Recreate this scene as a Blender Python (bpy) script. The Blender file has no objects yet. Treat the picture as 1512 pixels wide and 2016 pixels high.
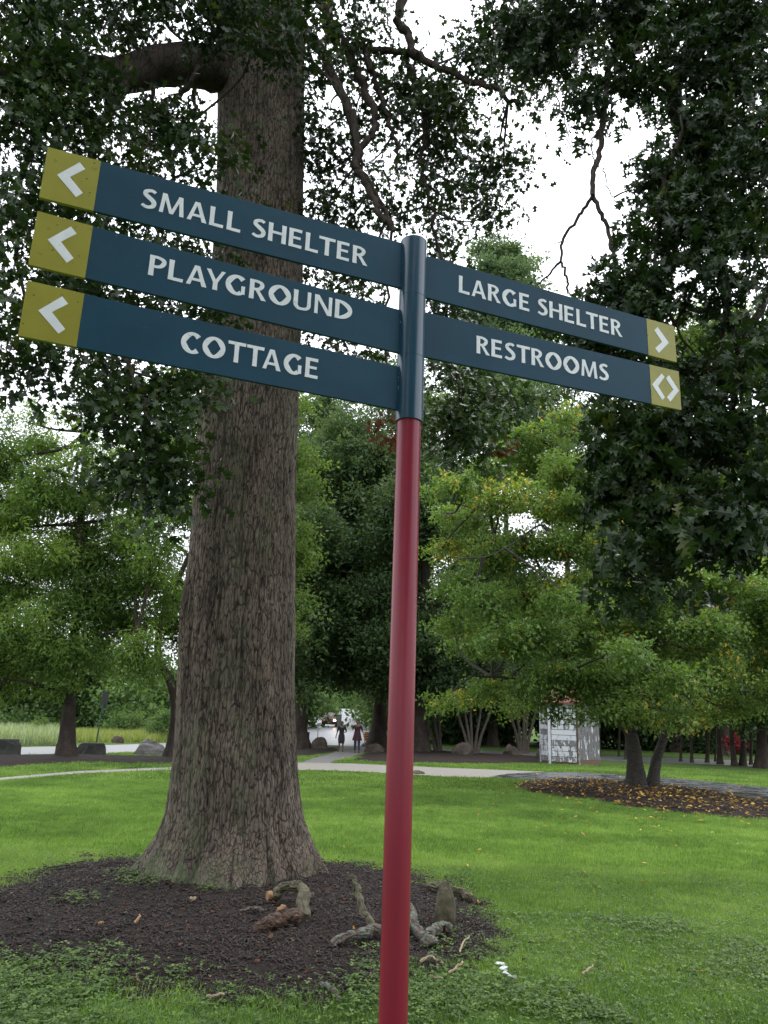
import bpy, math, random
import numpy as np
from mathutils import Matrix, Vector
random.seed(7)
RNG = np.random.default_rng(11)
SC = bpy.context.scene
COL = SC.collection

# ------------------------------------------------------------------ camera, world, sun, exposure
FPX = 1514.0
HORIZON, ROLL, CAMH = 1420.0, 2.0, 1.6
pit = math.atan((HORIZON - 1008) / FPX); rol = math.radians(ROLL)
fwd = np.array([0, math.cos(pit), math.sin(pit)]); up0 = np.array([0, -math.sin(pit), math.cos(pit)]); rt0 = np.array([1., 0, 0])
RT = math.cos(rol) * rt0 + math.sin(rol) * up0
UP = -math.sin(rol) * rt0 + math.cos(rol) * up0
CAM = np.array([0, 0, CAMH])
cd = bpy.data.cameras.new('camera'); cam = bpy.data.objects.new('camera', cd); COL.objects.link(cam)
cd.sensor_fit = 'VERTICAL'; cd.sensor_height = 36; cd.lens = 36 * FPX / 2016
cd.clip_start = 0.05; cd.clip_end = 3000
cam.matrix_world = Matrix(((RT[0], UP[0], -fwd[0], 0), (RT[1], UP[1], -fwd[1], 0), (RT[2], UP[2], -fwd[2], CAMH), (0, 0, 0, 1)))
SC.camera = cam

SUN_EL, SUN_AZ = math.radians(58), math.radians(35)      # azimuth from +Y towards +X
w = bpy.data.worlds.new('World'); SC.world = w; w.use_nodes = True
nt = w.node_tree; nt.nodes.clear()
N = nt.nodes.new
sky = N('ShaderNodeTexSky'); sky.sky_type = 'NISHITA'; sky.sun_disc = False
sky.sun_elevation = SUN_EL; sky.sun_rotation = SUN_AZ; sky.dust_density = 3; sky.air_density = 1
tc = N('ShaderNodeTexCoord'); sx = N('ShaderNodeSeparateXYZ'); nt.links.new(tc.outputs['Generated'], sx.inputs[0])
cr = N('ShaderNodeMapRange'); cr.inputs[1].default_value = 0; cr.inputs[2].default_value = 0.9
cr.inputs[3].default_value = 13.0; cr.inputs[4].default_value = 27.0
nt.links.new(sx.outputs[2], cr.inputs[0])
ns = N('ShaderNodeTexNoise'); ns.inputs['Scale'].default_value = 2.2; ns.inputs['Detail'].default_value = 4
nt.links.new(tc.outputs['Generated'], ns.inputs['Vector'])
nr = N('ShaderNodeMapRange'); nr.inputs[3].default_value = 0.7; nr.inputs[4].default_value = 1.2
nt.links.new(ns.outputs[0], nr.inputs[0])
mm = N('ShaderNodeMath'); mm.operation = 'MULTIPLY'; nt.links.new(cr.outputs[0], mm.inputs[0]); nt.links.new(nr.outputs[0], mm.inputs[1])
cc = N('ShaderNodeVectorMath'); cc.operation = 'SCALE'; cc.inputs[0].default_value = (0.95, 0.975, 1.04); nt.links.new(mm.outputs[0], cc.inputs['Scale'])
mx = N('ShaderNodeMix'); mx.data_type = 'RGBA'; mx.inputs[0].default_value = 0.88
nt.links.new(sky.outputs[0], mx.inputs[6]); nt.links.new(cc.outputs[0], mx.inputs[7])
bg = N('ShaderNodeBackground'); bg.inputs[1].default_value = 0.10; nt.links.new(mx.outputs[2], bg.inputs[0])
ow = N('ShaderNodeOutputWorld'); nt.links.new(bg.outputs[0], ow.inputs[0])

sl = bpy.data.lights.new('sun', 'SUN'); sl.energy = 1.0; sl.angle = math.radians(40); sl.color = (1, 0.97, 0.92)
sun = bpy.data.objects.new('sun', sl); COL.objects.link(sun)
sdir = Vector((math.sin(SUN_AZ) * math.cos(SUN_EL), math.cos(SUN_AZ) * math.cos(SUN_EL), math.sin(SUN_EL)))
sun.rotation_euler = sdir.to_track_quat('Z', 'Y').to_euler(); sun.location = (0, 0, 30)

SC.view_settings.view_transform = 'Standard'; SC.view_settings.look = 'None'
SC.view_settings.exposure = 0.42; SC.view_settings.gamma = 1; SC.view_settings.use_curve_mapping = False
SC.render.engine = 'CYCLES'
cy = SC.cycles
cy.max_bounces = 6; cy.diffuse_bounces = 3; cy.glossy_bounces = 2; cy.transmission_bounces = 3; cy.transparent_max_bounces = 4
cy.use_denoising = True; cy.caustics_reflective = False; cy.caustics_refractive = False

# ------------------------------------------------------------------ helpers
def ray(px, py):
    v = (px - 756) * RT - (py - 1008) * UP + FPX * fwd
    return v / v[1]
def at(px, py, D): return CAM + ray(px, py) * D          # a photograph point at ground distance D
def gz(x, y): return np.interp(y, [45, 70, 100, 150, 250, 400, 900], [0, .2, .75, 2.0, 5.0, 5.5, 6])
def ground(px, py, z=0.0):
    v = ray(px, py); D = (z - CAM[2]) / v[2] if v[2] < -1e-6 else 400
    P = CAM + v * D
    if P[1] > 45:                                        # rising ground: march
        for D in np.arange(45, 420, 0.5):
            P = CAM + v * D
            if P[2] <= gz(P[0], D): break
    return np.array([P[0], P[1], gz(P[0], P[1]) + z])
def polyg(pts, z=0.0): return np.array([ground(a, b, z) for a, b in pts])
def mpp(D): return D * 0.97 / FPX                        # metres per photograph pixel at distance D

ORG = {}
def link(o, parent=None, org=None):
    COL.objects.link(o)
    if parent is not None: o.parent = parent; ORG[o.name] = ORG[parent.name]
    else: ORG[o.name] = np.array(org if org is not None else (0, 0, 0), float); o.location = Vector(ORG[o.name])
    return o
def props(o, label=None, cat=None, group=None, kind=None):
    if label: o['label'] = label
    if cat: o['category'] = cat
    if group: o['group'] = group
    if kind: o['kind'] = kind
    return o
def thing(name, loc, label, cat, group=None):
    return props(link(bpy.data.objects.new(name, None), None, loc), label, cat, group)
def mesh(name, V, F, mat, smooth=False, attrs=None):
    """V Nx3; F: list of index arrays, each (n,k)"""
    me = bpy.data.meshes.new(name)
    V = np.asarray(V, np.float32)
    if not isinstance(F, list): F = [F]
    F = [np.asarray(f, np.int32) for f in F if len(f)]
    me.vertices.add(len(V)); me.vertices.foreach_set('co', V.ravel())
    nl = sum(f.size for f in F); nf = sum(len(f) for f in F)
    me.loops.add(nl); me.polygons.add(nf)
    me.loops.foreach_set('vertex_index', np.concatenate([f.ravel() for f in F]))
    tot = np.concatenate([np.full(len(f), f.shape[1], np.int32) for f in F])
    me.polygons.foreach_set('loop_start', np.concatenate([[0], np.cumsum(tot)[:-1]]).astype(np.int32))
    me.polygons.foreach_set('loop_total', tot)
    me.polygons.foreach_set('use_smooth', np.full(nf, smooth))
    for k, a in (attrs or {}).items():
        at_ = me.attributes.new(k, 'FLOAT', 'POINT'); at_.data.foreach_set('value', np.asarray(a, np.float32))
    me.update(calc_edges=True)
    if mat: me.materials.append(mat)
    return me
def obj(name, V, F, mat, parent=None, org=None, smooth=False, attrs=None):
    o_ = ORG[parent.name] if parent is not None else np.array(org if org is not None else (0, 0, 0), float)
    me = mesh(name, np.asarray(V, float) - o_, F, mat, smooth, attrs)
    return link(bpy.data.objects.new(name, me), parent, o_)
class MB:                                                # collects quads/tris into one mesh
    def __init__(s): s.V = []; s.F = {}; s.n = 0; s.A = []
    def add(s, V, F, a=0.5):
        V = np.asarray(V, float)
        if not isinstance(F, list): F = [F]
        for f in F:
            f = np.asarray(f)
            if len(f): s.F.setdefault(f.shape[1], []).append(f + s.n)
        s.V.append(V); s.n += len(V); s.A.append(np.full(len(V), a) if np.isscalar(a) else a)
        return s
    def build(s, name, mat, parent=None, org=None, smooth=False):
        return obj(name, np.vstack(s.V), [np.vstack(v) for v in s.F.values()], mat, parent, org, smooth, {'tint': np.concatenate(s.A)})
BOXF = np.array([[0, 3, 2, 1], [4, 5, 6, 7], [0, 1, 5, 4], [1, 2, 6, 5], [2, 3, 7, 6], [3, 0, 4, 7]])
def box(c, d, M=None):
    x, y, z = np.array(d) / 2
    V = np.array([[-x, -y, -z], [x, -y, -z], [x, y, -z], [-x, y, -z], [-x, -y, z], [x, -y, z], [x, y, z], [-x, y, z]])
    if M is not None: V = V @ np.array(M).T
    return V + np.array(c), BOXF
def rotz(a): c, s = math.cos(a), math.sin(a); return np.array([[c, -s, 0], [s, c, 0], [0, 0, 1]])
def tube(P, R, n=6, cap=True, jit=0.0):
    P = np.asarray(P, float); R = np.broadcast_to(R, len(P)).astype(float)
    T = np.gradient(P, axis=0); T /= np.linalg.norm(T, axis=1)[:, None] + 1e-9
    ref = np.array([0, 0, 1.]) if abs(T[:, 2]).mean() < 0.8 else np.array([0, 1., 0])
    A = np.cross(T, ref); A /= np.linalg.norm(A, axis=1)[:, None] + 1e-9
    B = np.cross(T, A)
    t = np.arange(n) * 2 * math.pi / n
    rr = R[:, None] * (1 + jit * RNG.normal(size=(len(P), n)))
    V = P[:, None] + rr[..., None] * (np.cos(t)[None, :, None] * A[:, None] + np.sin(t)[None, :, None] * B[:, None])
    V = V.reshape(-1, 3); m = len(P)
    i = np.arange(m - 1)[:, None] * n; j = np.arange(n)[None]; k = (j + 1) % n
    F = np.stack([i + j, i + k, i + n + k, i + n + j], -1).reshape(-1, 4)
    Fs = [F]
    if cap and n > 2:
        Fs.append(np.arange(n)[None]); Fs.append(((m - 1) * n + np.arange(n))[::-1][None])
    return V, Fs
def curve(P, k=6):                                       # catmull-rom through points
    P = np.asarray(P, float)
    if len(P) < 3: return np.array([P[0] + (P[-1] - P[0]) * t for t in np.linspace(0, 1, k + 1)])
    Q = np.vstack([2 * P[0] - P[1], P, 2 * P[-1] - P[-2]]); out = []
    for i in range(1, len(Q) - 2):
        for t in np.linspace(0, 1, k, endpoint=False):
            a, b, c, d = Q[i - 1:i + 3]
            out.append(.5 * ((2 * b) + (-a + c) * t + (2 * a - 5 * b + 4 * c - d) * t * t + (-a + 3 * b - 3 * c + d) * t ** 3))
    out.append(P[-1]); return np.array(out)
def hash2(i, j, s=0):
    v = np.sin(i * 127.1 + j * 311.7 + s * 74.7) * 43758.5453
    return v - np.floor(v)
def vnoise(x, y, s=0):
    i, j = np.floor(x), np.floor(y); f, g = x - i, y - j; f = f * f * (3 - 2 * f); g = g * g * (3 - 2 * g)
    return (hash2(i, j, s) * (1 - f) + hash2(i + 1, j, s) * f) * (1 - g) + (hash2(i, j + 1, s) * (1 - f) + hash2(i + 1, j + 1, s) * f) * g
def fbm(x, y, s=0, o=4):
    r = 0; a = .5
    for k in range(o): r = r + a * vnoise(x * 2 ** k, y * 2 ** k, s + k); a /= 2
    return r

# scatter: one mesh holds a small prototype spray plus bare points; its geometry nodes put the spray on every point
def scatter_group():
    g = bpy.data.node_groups.new('scatter', 'GeometryNodeTree')
    g.interface.new_socket('Geometry', in_out='INPUT', socket_type='NodeSocketGeometry'); g.interface.new_socket('Geometry', in_out='OUTPUT', socket_type='NodeSocketGeometry')
    N = g.nodes.new; L = g.links.new; gi, go = N('NodeGroupInput'), N('NodeGroupOutput')
    def na(nm, ty):
        a = N('GeometryNodeInputNamedAttribute'); a.data_type = ty; a.inputs['Name'].default_value = nm; return a.outputs['Attribute']
    cmp_ = N('FunctionNodeCompare'); cmp_.operation = 'GREATER_THAN'; L(na('proto', 'FLOAT'), cmp_.inputs[0]); cmp_.inputs[1].default_value = .5
    sp = N('GeometryNodeSeparateGeometry'); sp.domain = 'POINT'; L(gi.outputs[0], sp.inputs[0]); L(cmp_.outputs[0], sp.inputs['Selection'])
    ip = N('GeometryNodeInstanceOnPoints'); L(sp.outputs[1], ip.inputs['Points']); L(sp.outputs[0], ip.inputs['Instance'])
    L(na('rot', 'FLOAT_VECTOR'), ip.inputs['Rotation']); L(na('scl', 'FLOAT'), ip.inputs['Scale'])
    L(ip.outputs[0], go.inputs[0]); return g
SCG = scatter_group()
def scatter(name, protoV, protoF, protoT, P, rot, scl, ctint, mt, parent=None):
    o_ = ORG[parent.name] if parent is not None else np.zeros(3)
    npv, n = len(protoV), len(P); V = np.vstack([protoV, np.asarray(P) - o_])
    me = mesh(name, V, protoF, mt, False, {'tint': np.concatenate([protoT, np.zeros(n)]), 'proto': np.concatenate([np.ones(npv), np.zeros(n)]),
        'scl': np.concatenate([np.ones(npv), scl]), 'ctint': np.concatenate([np.zeros(npv), ctint])})
    a = me.attributes.new('rot', 'FLOAT_VECTOR', 'POINT'); a.data.foreach_set('vector', np.vstack([np.zeros((npv, 3)), rot]).astype(np.float32).ravel())
    o = link(bpy.data.objects.new(name, me), parent, o_); md = o.modifiers.new('scatter', 'NODES'); md.node_group = SCG
    return props(o, kind='stuff')

# ------------------------------------------------------------------ materials
def mat(name):
    m = bpy.data.materials.new(name); m.use_nodes = True; m.node_tree.nodes.clear()
    return m, m.node_tree
def ramp(t, fac, stops):
    r = t.nodes.new('ShaderNodeValToRGB'); e = r.color_ramp.elements
    while len(e) < len(stops): e.new(0.5)
    for q, (p, c) in zip(e, stops): q.position = p; q.color = (*c, 1)
    t.links.new(fac, r.inputs[0]); return r.outputs[0]
def noise(t, scale, detail=4, vec=None, rough=.55, stretch=None, coord='Object'):
    n = t.nodes.new('ShaderNodeTexNoise'); n.inputs['Scale'].default_value = scale; n.inputs['Detail'].default_value = detail
    n.inputs['Roughness'].default_value = rough
    c = t.nodes.new('ShaderNodeTexCoord'); src = c.outputs[coord]
    if stretch:
        mp = t.nodes.new('ShaderNodeMapping'); mp.inputs['Scale'].default_value = stretch
        t.links.new(src, mp.inputs[0]); src = mp.outputs[0]
    t.links.new(src, n.inputs['Vector']); return n.outputs[0]
def attr(t, name='tint'):
    a = t.nodes.new('ShaderNodeAttribute'); a.attribute_name = name; return a.outputs['Fac']
def mixc(t, f, a, b, mode='MIX'):
    m = t.nodes.new('ShaderNodeMix'); m.data_type = 'RGBA'; m.blend_type = mode
    for s, v in ((m.inputs[0], f), (m.inputs[6], a), (m.inputs[7], b)):
        if hasattr(v, 'links'): t.links.new(v, s)
        elif isinstance(v, (int, float)): s.default_value = v
        else: s.default_value = (*v, 1)
    return m.outputs[2]
def math_(t, op, a, b=0.0):
    m = t.nodes.new('ShaderNodeMath'); m.operation = op
    for s, v in ((m.inputs[0], a), (m.inputs[1], b)):
        if hasattr(v, 'links'): t.links.new(v, s)
        else: s.default_value = v
    return m.outputs[0]
def out(m, t, col, rough=.8, bump=None, bstr=.3, bdist=.02, metal=0, spec=.5, coat=0):
    p = t.nodes.new('ShaderNodeBsdfPrincipled'); o = t.nodes.new('ShaderNodeOutputMaterial')
    if hasattr(col, 'links'): t.links.new(col, p.inputs['Base Color'])
    else: p.inputs['Base Color'].default_value = (*col, 1)
    if hasattr(rough, 'links'): t.links.new(rough, p.inputs['Roughness'])
    else: p.inputs['Roughness'].default_value = rough
    p.inputs['Metallic'].default_value = metal; p.inputs['Specular IOR Level'].default_value = spec
    p.inputs['Coat Weight'].default_value = coat; p.inputs['Coat Roughness'].default_value = .15
    if bump is not None:
        b = t.nodes.new('ShaderNodeBump'); b.inputs['Strength'].default_value = bstr; b.inputs['Distance'].default_value = bdist
        t.links.new(bump, b.inputs['Height']); t.links.new(b.outputs[0], p.inputs['Normal'])
    t.links.new(p.outputs[0], o.inputs[0]); return m
def leafmat(name, stops, rough=.45, trans=.35, spec=.4, tcol=1.6):
    m, t = mat(name)
    ia = t.nodes.new('ShaderNodeAttribute'); ia.attribute_type = 'INSTANCER'; ia.attribute_name = 'ctint'
    c = ramp(t, math_(t, 'ADD', attr(t), ia.outputs['Fac']), stops)
    c = mixc(t, math_(t, 'MULTIPLY', noise(t, .7, 2), .35), c, mixc(t, 1.0, c, (.55, .62, .6), 'MULTIPLY'))
    p = t.nodes.new('ShaderNodeBsdfPrincipled'); t.links.new(c, p.inputs['Base Color']); p.inputs['Roughness'].default_value = rough
    p.inputs['Specular IOR Level'].default_value = spec
    tr = t.nodes.new('ShaderNodeBsdfTranslucent')
    tcn = mixc(t, 1.0, c, (tcol * 1.05, tcol * 1.05, tcol * .5), 'MULTIPLY'); t.links.new(tcn, tr.inputs[0])
    ms = t.nodes.new('ShaderNodeMixShader'); ms.inputs[0].default_value = trans
    t.links.new(p.outputs[0], ms.inputs[1]); t.links.new(tr.outputs[0], ms.inputs[2])
    o = t.nodes.new('ShaderNodeOutputMaterial'); t.links.new(ms.outputs[0], o.inputs[0]); return m
def simple(name, c1, c2, scale=8, rough=.8, bstr=.4, bdist=.01, stretch=None, spec=.4, detail=6, metal=0, coat=0):
    m, t = mat(name); n = noise(t, scale, detail, stretch=stretch)
    return out(m, t, ramp(t, n, [(.3, c1), (.7, c2)]), rough, n, bstr, bdist, metal, spec, coat)

M = {}
M['oak_leaf'] = leafmat('oak_leaf', [(0, (.012, .028, .010)), (.5, (.024, .050, .014)), (.85, (.042, .078, .017)), (1, (.09, .11, .022))], .34, .22, .32)
M['oak_leaf_far'] = leafmat('oak_leaf_far', [(0, (.02, .042, .016)), (.6, (.038, .072, .022)), (1, (.07, .11, .03))], .45, .22, .4)
M['cherry_leaf'] = leafmat('cherry_leaf', [(0, (.058, .112, .03)), (.5, (.112, .192, .044)), (.85, (.17, .265, .06)), (.965, (.23, .29, .06)), (.995, (.42, .34, .06)), (1, (.5, .34, .06))], .45, .38)
M['cypress_leaf'] = leafmat('cypress_leaf', [(0, (.05, .10, .028)), (.5, (.115, .195, .042)), (1, (.23, .32, .07))], .55, .42, .3)
M['dark_leaf'] = leafmat('dark_leaf', [(0, (.03, .058, .026)), (.6, (.056, .098, .038)), (1, (.10, .145, .055))], .5, .33, .2)
M['grey_leaf'] = leafmat('grey_leaf', [(0, (.06, .11, .055)), (.6, (.11, .17, .08)), (1, (.17, .24, .10))], .5, .35, .3)
M['bright_leaf'] = leafmat('bright_leaf', [(0, (.06, .11, .028)), (.6, (.11, .175, .04)), (1, (.19, .26, .06))], .5, .42, .3)
M['brush_leaf'] = leafmat('brush_leaf', [(0, (.06, .11, .04)), (.6, (.10, .17, .06)), (1, (.16, .24, .08))], .6, .3, .2)
M['pale_plant'] = leafmat('pale_plant', [(0, (.20, .27, .14)), (.6, (.32, .38, .24)), (1, (.5, .55, .42))], .6, .3, .2)
M['dead_leaf'] = leafmat('dead_leaf', [(0, (.07, .02, .01)), (.6, (.12, .04, .02)), (1, (.18, .07, .03))], .6, .25, .2)
M['red_leaf'] = leafmat('red_leaf', [(0, (.12, .008, .018)), (1, (.22, .02, .035))], .5, .35, .3)
M['yellow_leaf'] = leafmat('yellow_leaf', [(0, (.10, .05, .02)), (.4, (.35, .17, .03)), (.8, (.6, .36, .06)), (1, (.65, .5, .15))], .55, .2, .3)
M['grass'] = leafmat('grass', [(0, (.055, .105, .028)), (.35, (.125, .225, .052)), (.7, (.225, .36, .09)), (.9, (.32, .43, .15)), (1, (.4, .4, .2))], .5, .42, .3)
M['clover'] = leafmat('clover', [(0, (.05, .095, .024)), (.6, (.105, .185, .042)), (1, (.19, .29, .07))], .5, .35, .3)
M['meadow'] = leafmat('meadow', [(0, (.16, .22, .06)), (.6, (.25, .30, .09)), (1, (.36, .36, .15))], .6, .3, .2)

def bark(name, dark, mid, light, zs=.3, sc=26, rough=.9, edge=.10, dis=.12, mcr=.92, ecol=.5, ehi=.8):
    m, t = mat(name)
    c = t.nodes.new('ShaderNodeTexCoord'); mp = t.nodes.new('ShaderNodeMapping'); mp.inputs['Scale'].default_value = (1, 1, zs)
    t.links.new(c.outputs['Object'], mp.inputs[0])
    n0 = t.nodes.new('ShaderNodeTexNoise'); n0.inputs['Scale'].default_value = 9; t.links.new(mp.outputs[0], n0.inputs['Vector'])
    ad = t.nodes.new('ShaderNodeVectorMath'); ad.operation = 'MULTIPLY_ADD'; ad.inputs[1].default_value = (dis,) * 3
    t.links.new(n0.outputs['Color'], ad.inputs[0]); t.links.new(mp.outputs[0], ad.inputs[2])
    v = t.nodes.new('ShaderNodeTexVoronoi'); v.feature = 'DISTANCE_TO_EDGE'; v.inputs['Scale'].default_value = sc
    t.links.new(ad.outputs[0], v.inputs['Vector'])
    e = t.nodes.new('ShaderNodeMapRange'); e.inputs[2].default_value = edge; t.links.new(v.outputs[0], e.inputs[0])
    fine = noise(t, 60, 6, stretch=(1, 1, .35)); big = noise(t, 1.6, 5)
    col = ramp(t, fine, [(.25, mid), (.75, light)])
    col = mixc(t, big, col, mixc(t, 1.0, col, (.92, .76, .66), 'MULTIPLY'))
    col = mixc(t, math_(t, 'MULTIPLY', math_(t, 'SUBTRACT', 1.0, e.outputs[0]), ecol), col, dark)
    col = mixc(t, math_(t, 'MULTIPLY', attr(t, 'crack'), mcr), col, dark)
    st_ = t.nodes.new('ShaderNodeMapRange'); st_.inputs[1].default_value = .40; st_.inputs[2].default_value = .66; st_.inputs[3].default_value = .62; st_.inputs[4].default_value = 1.22
    t.links.new(noise(t, 2.6, 7, stretch=(1, 1, .45), rough=.65), st_.inputs[0]); sv = t.nodes.new('ShaderNodeVectorMath'); sv.operation = 'SCALE'; t.links.new(col, sv.inputs[0]); t.links.new(st_.outputs[0], sv.inputs['Scale']); col = sv.outputs[0]
    moss = math_(t, 'MULTIPLY', attr(t, 'moss'), math_(t, 'GREATER_THAN', noise(t, 7, 5), .46))
    col = mixc(t, moss, col, (.11, .14, .07))
    h = math_(t, 'ADD', math_(t, 'MULTIPLY', e.outputs[0], .7), math_(t, 'MULTIPLY', fine, .5))
    return out(m, t, col, rough, h, .8, .012, spec=.2)
M['oak_bark'] = bark('oak_bark', (.018, .014, .012), (.085, .074, .062), (.225, .20, .17), .17, 29, edge=.10, dis=.045, mcr=.85, ecol=.92)
M['bark'] = bark('bark', (.014, .012, .011), (.04, .034, .029), (.085, .074, .064), .3, 12)
M['smooth_bark'] = simple('smooth_bark', (.016, .014, .012), (.065, .058, .048), 11, .85, .9, .03, (1, 1, 2.2))
M['pale_bark'] = simple('pale_bark', (.045, .038, .03), (.12, .10, .08), 10, .8, .4, .01)
M['twig'] = simple('twig', (.035, .03, .03), (.07, .06, .055), 30, .85)
M['grey_twig'] = simple('grey_twig', (.12, .12, .11), (.24, .24, .22), 30, .85)

m, t = mat('lawn_soil')
big = noise(t, .35, 5); fine = noise(t, 18, 6)
c = ramp(t, fine, [(.3, (.035, .06, .018)), (.6, (.07, .125, .028)), (.8, (.11, .17, .04))])
c = mixc(t, math_(t, 'GREATER_THAN', noise(t, 2.5, 5), .62), c, (.06, .09, .03))
c = mixc(t, math_(t, 'MULTIPLY', big, .5), c, (.10, .16, .03))
M['ground'] = out(m, t, c, .95, fine, .8, .03, spec=.1)
m, t = mat('mulch_soil')
f = noise(t, 45, 8, rough=.7)
c = ramp(t, f, [(.3, (.009, .006, .005)), (.55, (.024, .016, .012)), (.75, (.055, .036, .026))])
M['mulch'] = out(m, t, c, .85, f, 1, .03, spec=.25)
m, t = mat('mulch_chip'); ia_ = t.nodes.new('ShaderNodeAttribute'); ia_.attribute_type = 'INSTANCER'; ia_.attribute_name = 'ctint'; c = ramp(t, math_(t, 'ADD', attr(t), ia_.outputs['Fac']), [(0, (.008, .006, .005)), (.45, (.026, .017, .013)), (.72, (.065, .038, .026)), (.93, (.14, .10, .078)), (1, (.26, .19, .14))])
M['chip'] = out(m, t, c, .6, spec=.4)
m, t = mat('concrete'); f = noise(t, 30, 8); b_ = noise(t, .9, 4)
c = ramp(t, f, [(.3, (.20, .185, .16)), (.7, (.30, .28, .245))]); c = mixc(t, math_(t, 'MULTIPLY', b_, .7), c, (.18, .175, .145))
M['concrete'] = out(m, t, c, .75, f, .3, .005)
def wet(name, c1, c2, r0, r1, sc=1.2):
    m, t = mat(name); f = noise(t, 60, 6); p = noise(t, sc, 5)
    r = t.nodes.new('ShaderNodeMapRange'); r.inputs[1].default_value = .4; r.inputs[2].default_value = .6; r.inputs[3].default_value = r0; r.inputs[4].default_value = r1
    t.links.new(p, r.inputs[0])
    return out(m, t, ramp(t, f, [(.3, c1), (.7, c2)]), r.outputs[0], f, .35, .004, spec=.6)
M['wet_asphalt'] = wet('wet_asphalt', (.05, .052, .058), (.11, .113, .12), .12, .4, 1.8)
M['asphalt'] = simple('asphalt', (.16, .16, .17), (.22, .22, .23), 1.5, .35, .05, .001, spec=.6)
M['lot'] = simple('lot', (.24, .24, .26), (.34, .34, .36), .8, .3, .02, .001, spec=.7)
M['path_asphalt'] = simple('path_asphalt', (.09, .085, .08), (.18, .17, .16), 30, .7, .3)
M['dark_rock'] = simple('dark_rock', (.025, .027, .024), (.07, .072, .062), 3, .85, .8, .05)
M['rock'] = simple('rock', (.09, .085, .085), (.30, .28, .27), 3, .85, .9, .05, (1, 1, 3))
M['brown_rock'] = simple('brown_rock', (.035, .028, .02), (.10, .078, .06), 3, .85, .8, .05)

# sign paints
m, t = mat('blue_enamel'); f = noise(t, 350, 2); b_ = noise(t, 5, 4)
c = ramp(t, b_, [(.3, (.006, .044, .080)), (.7, (.009, .056, .100))])
c = mixc(t, math_(t, 'MULTIPLY', noise(t, 3.0, 6, stretch=(1, 1, .35), rough=.7), .16), c, (.10, .12, .12)); c = mixc(t, math_(t, 'MULTIPLY', math_(t, 'GREATER_THAN', noise(t, 75, 3), .73), .35), c, (.20, .22, .22))
M['blue'] = out(m, t, c, .5, f, .25, .0008, spec=.16)
M['blue_tube'] = simple('blue_tube', (.006, .044, .082), (.009, .056, .100), 4, .28, 0.05, .0005, spec=.5, coat=.35)
m, t = mat('mustard_vinyl'); b_ = noise(t, 7, 4)
c = ramp(t, b_, [(.3, (.24, .225, .026)), (.7, (.30, .28, .036))])
v = t.nodes.new('ShaderNodeTexVoronoi'); v.inputs['Scale'].default_value = 60; tcn = t.nodes.new('ShaderNodeTexCoord'); t.links.new(tcn.outputs['Object'], v.inputs['Vector'])
sep = t.nodes.new('ShaderNodeSeparateColor'); t.links.new(v.outputs['Color'], sep.inputs[0])
dot = math_(t, 'MULTIPLY', math_(t, 'LESS_THAN', v.outputs[0], .22), math_(t, 'GREATER_THAN', sep.outputs[0], .9))
c = mixc(t, math_(t, 'MULTIPLY', dot, .75), c, (.05, .05, .015))
c = mixc(t, math_(t, 'MULTIPLY', math_(t, 'GREATER_THAN', noise(t, 28, 4), .66), .35), c, (.10, .095, .02))
M['mustard'] = out(m, t, c, .4, spec=.4)
m, t = mat('white_vinyl'); b_ = noise(t, 20, 3)
c = ramp(t, b_, [(.3, (.70, .73, .77)), (.7, (.78, .81, .84))])
c = mixc(t, math_(t, 'GREATER_THAN', noise(t, 90, 2), .74), c, (.12, .14, .1))
M['white_vinyl'] = out(m, t, c, .4, spec=.4)
m, t = mat('red_enamel'); b_ = noise(t, 9, 4, stretch=(1, 1, .3)); f = noise(t, 260, 3)
c = ramp(t, b_, [(.3, (.205, .009, .028)), (.7, (.245, .012, .034))])
M['red'] = out(m, t, c, .36, f, .12, .0006, spec=.4, coat=.18)

def flat(name, c, rough=.5, metal=0, spec=.5, coat=0):
    m, t = mat(name); n = noise(t, 12, 3); c2 = tuple(x * 1.15 for x in c)
    M[name] = out(m, t, ramp(t, n, [(.35, c), (.65, c2)]), rough, None, metal=metal, spec=spec, coat=coat); return M[name]
def glow(name, c, s):
    m, t = mat(name); e = t.nodes.new('ShaderNodeEmission'); e.inputs[0].default_value = (*c, 1); e.inputs[1].default_value = s
    o = t.nodes.new('ShaderNodeOutputMaterial'); t.links.new(e.outputs[0], o.inputs[0]); M[name] = m

# ------------------------------------------------------------------ ground sheets
def efn(P): return .47 + 1.5 * (fbm(P[:, 0] * 2.2, P[:, 1] * 2.2, 5) - .47) + .7 * (fbm(P[:, 0] * 7, P[:, 1] * 7, 15) - .47)
def in_poly(P, poly):
    x, y = P[:, 0], P[:, 1]; ins = np.zeros(len(P), bool); n = len(poly)
    for i in range(n):
        x1, y1 = poly[i][:2]; x2, y2 = poly[(i + 1) % n][:2]
        c = ((y1 > y) != (y2 > y)) & (x < (x2 - x1) * (y - y1) / (y2 - y1 + 1e-12) + x1)
        ins ^= c
    return ins
def edge_dist(P, poly):
    d = np.full(len(P), 1e9); n = len(poly)
    for i in range(n):
        a = np.array(poly[i][:2]); b = np.array(poly[(i + 1) % n][:2]); ab = b - a
        t_ = np.clip(((P[:, :2] - a) @ ab) / (ab @ ab + 1e-12), 0, 1)
        d = np.minimum(d, np.linalg.norm(P[:, :2] - (a + t_[:, None] * ab), axis=1))
    return d
ys = np.concatenate([np.linspace(-12, 45, 40), [50, 55, 60, 70, 85, 100, 125, 150, 200, 250, 320, 400, 600, 900]])
xs = np.concatenate([[-700, -300, -120], np.linspace(-60, 60, 31), [120, 300, 700]])
gx, gy = np.meshgrid(xs, ys); gv = np.stack([gx.ravel(), gy.ravel(), gz(gx, gy).ravel()], 1)
nx = len(xs); I = np.arange(len(ys) - 1)[:, None] * nx + np.arange(nx - 1)[None]; I = I.ravel()
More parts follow.
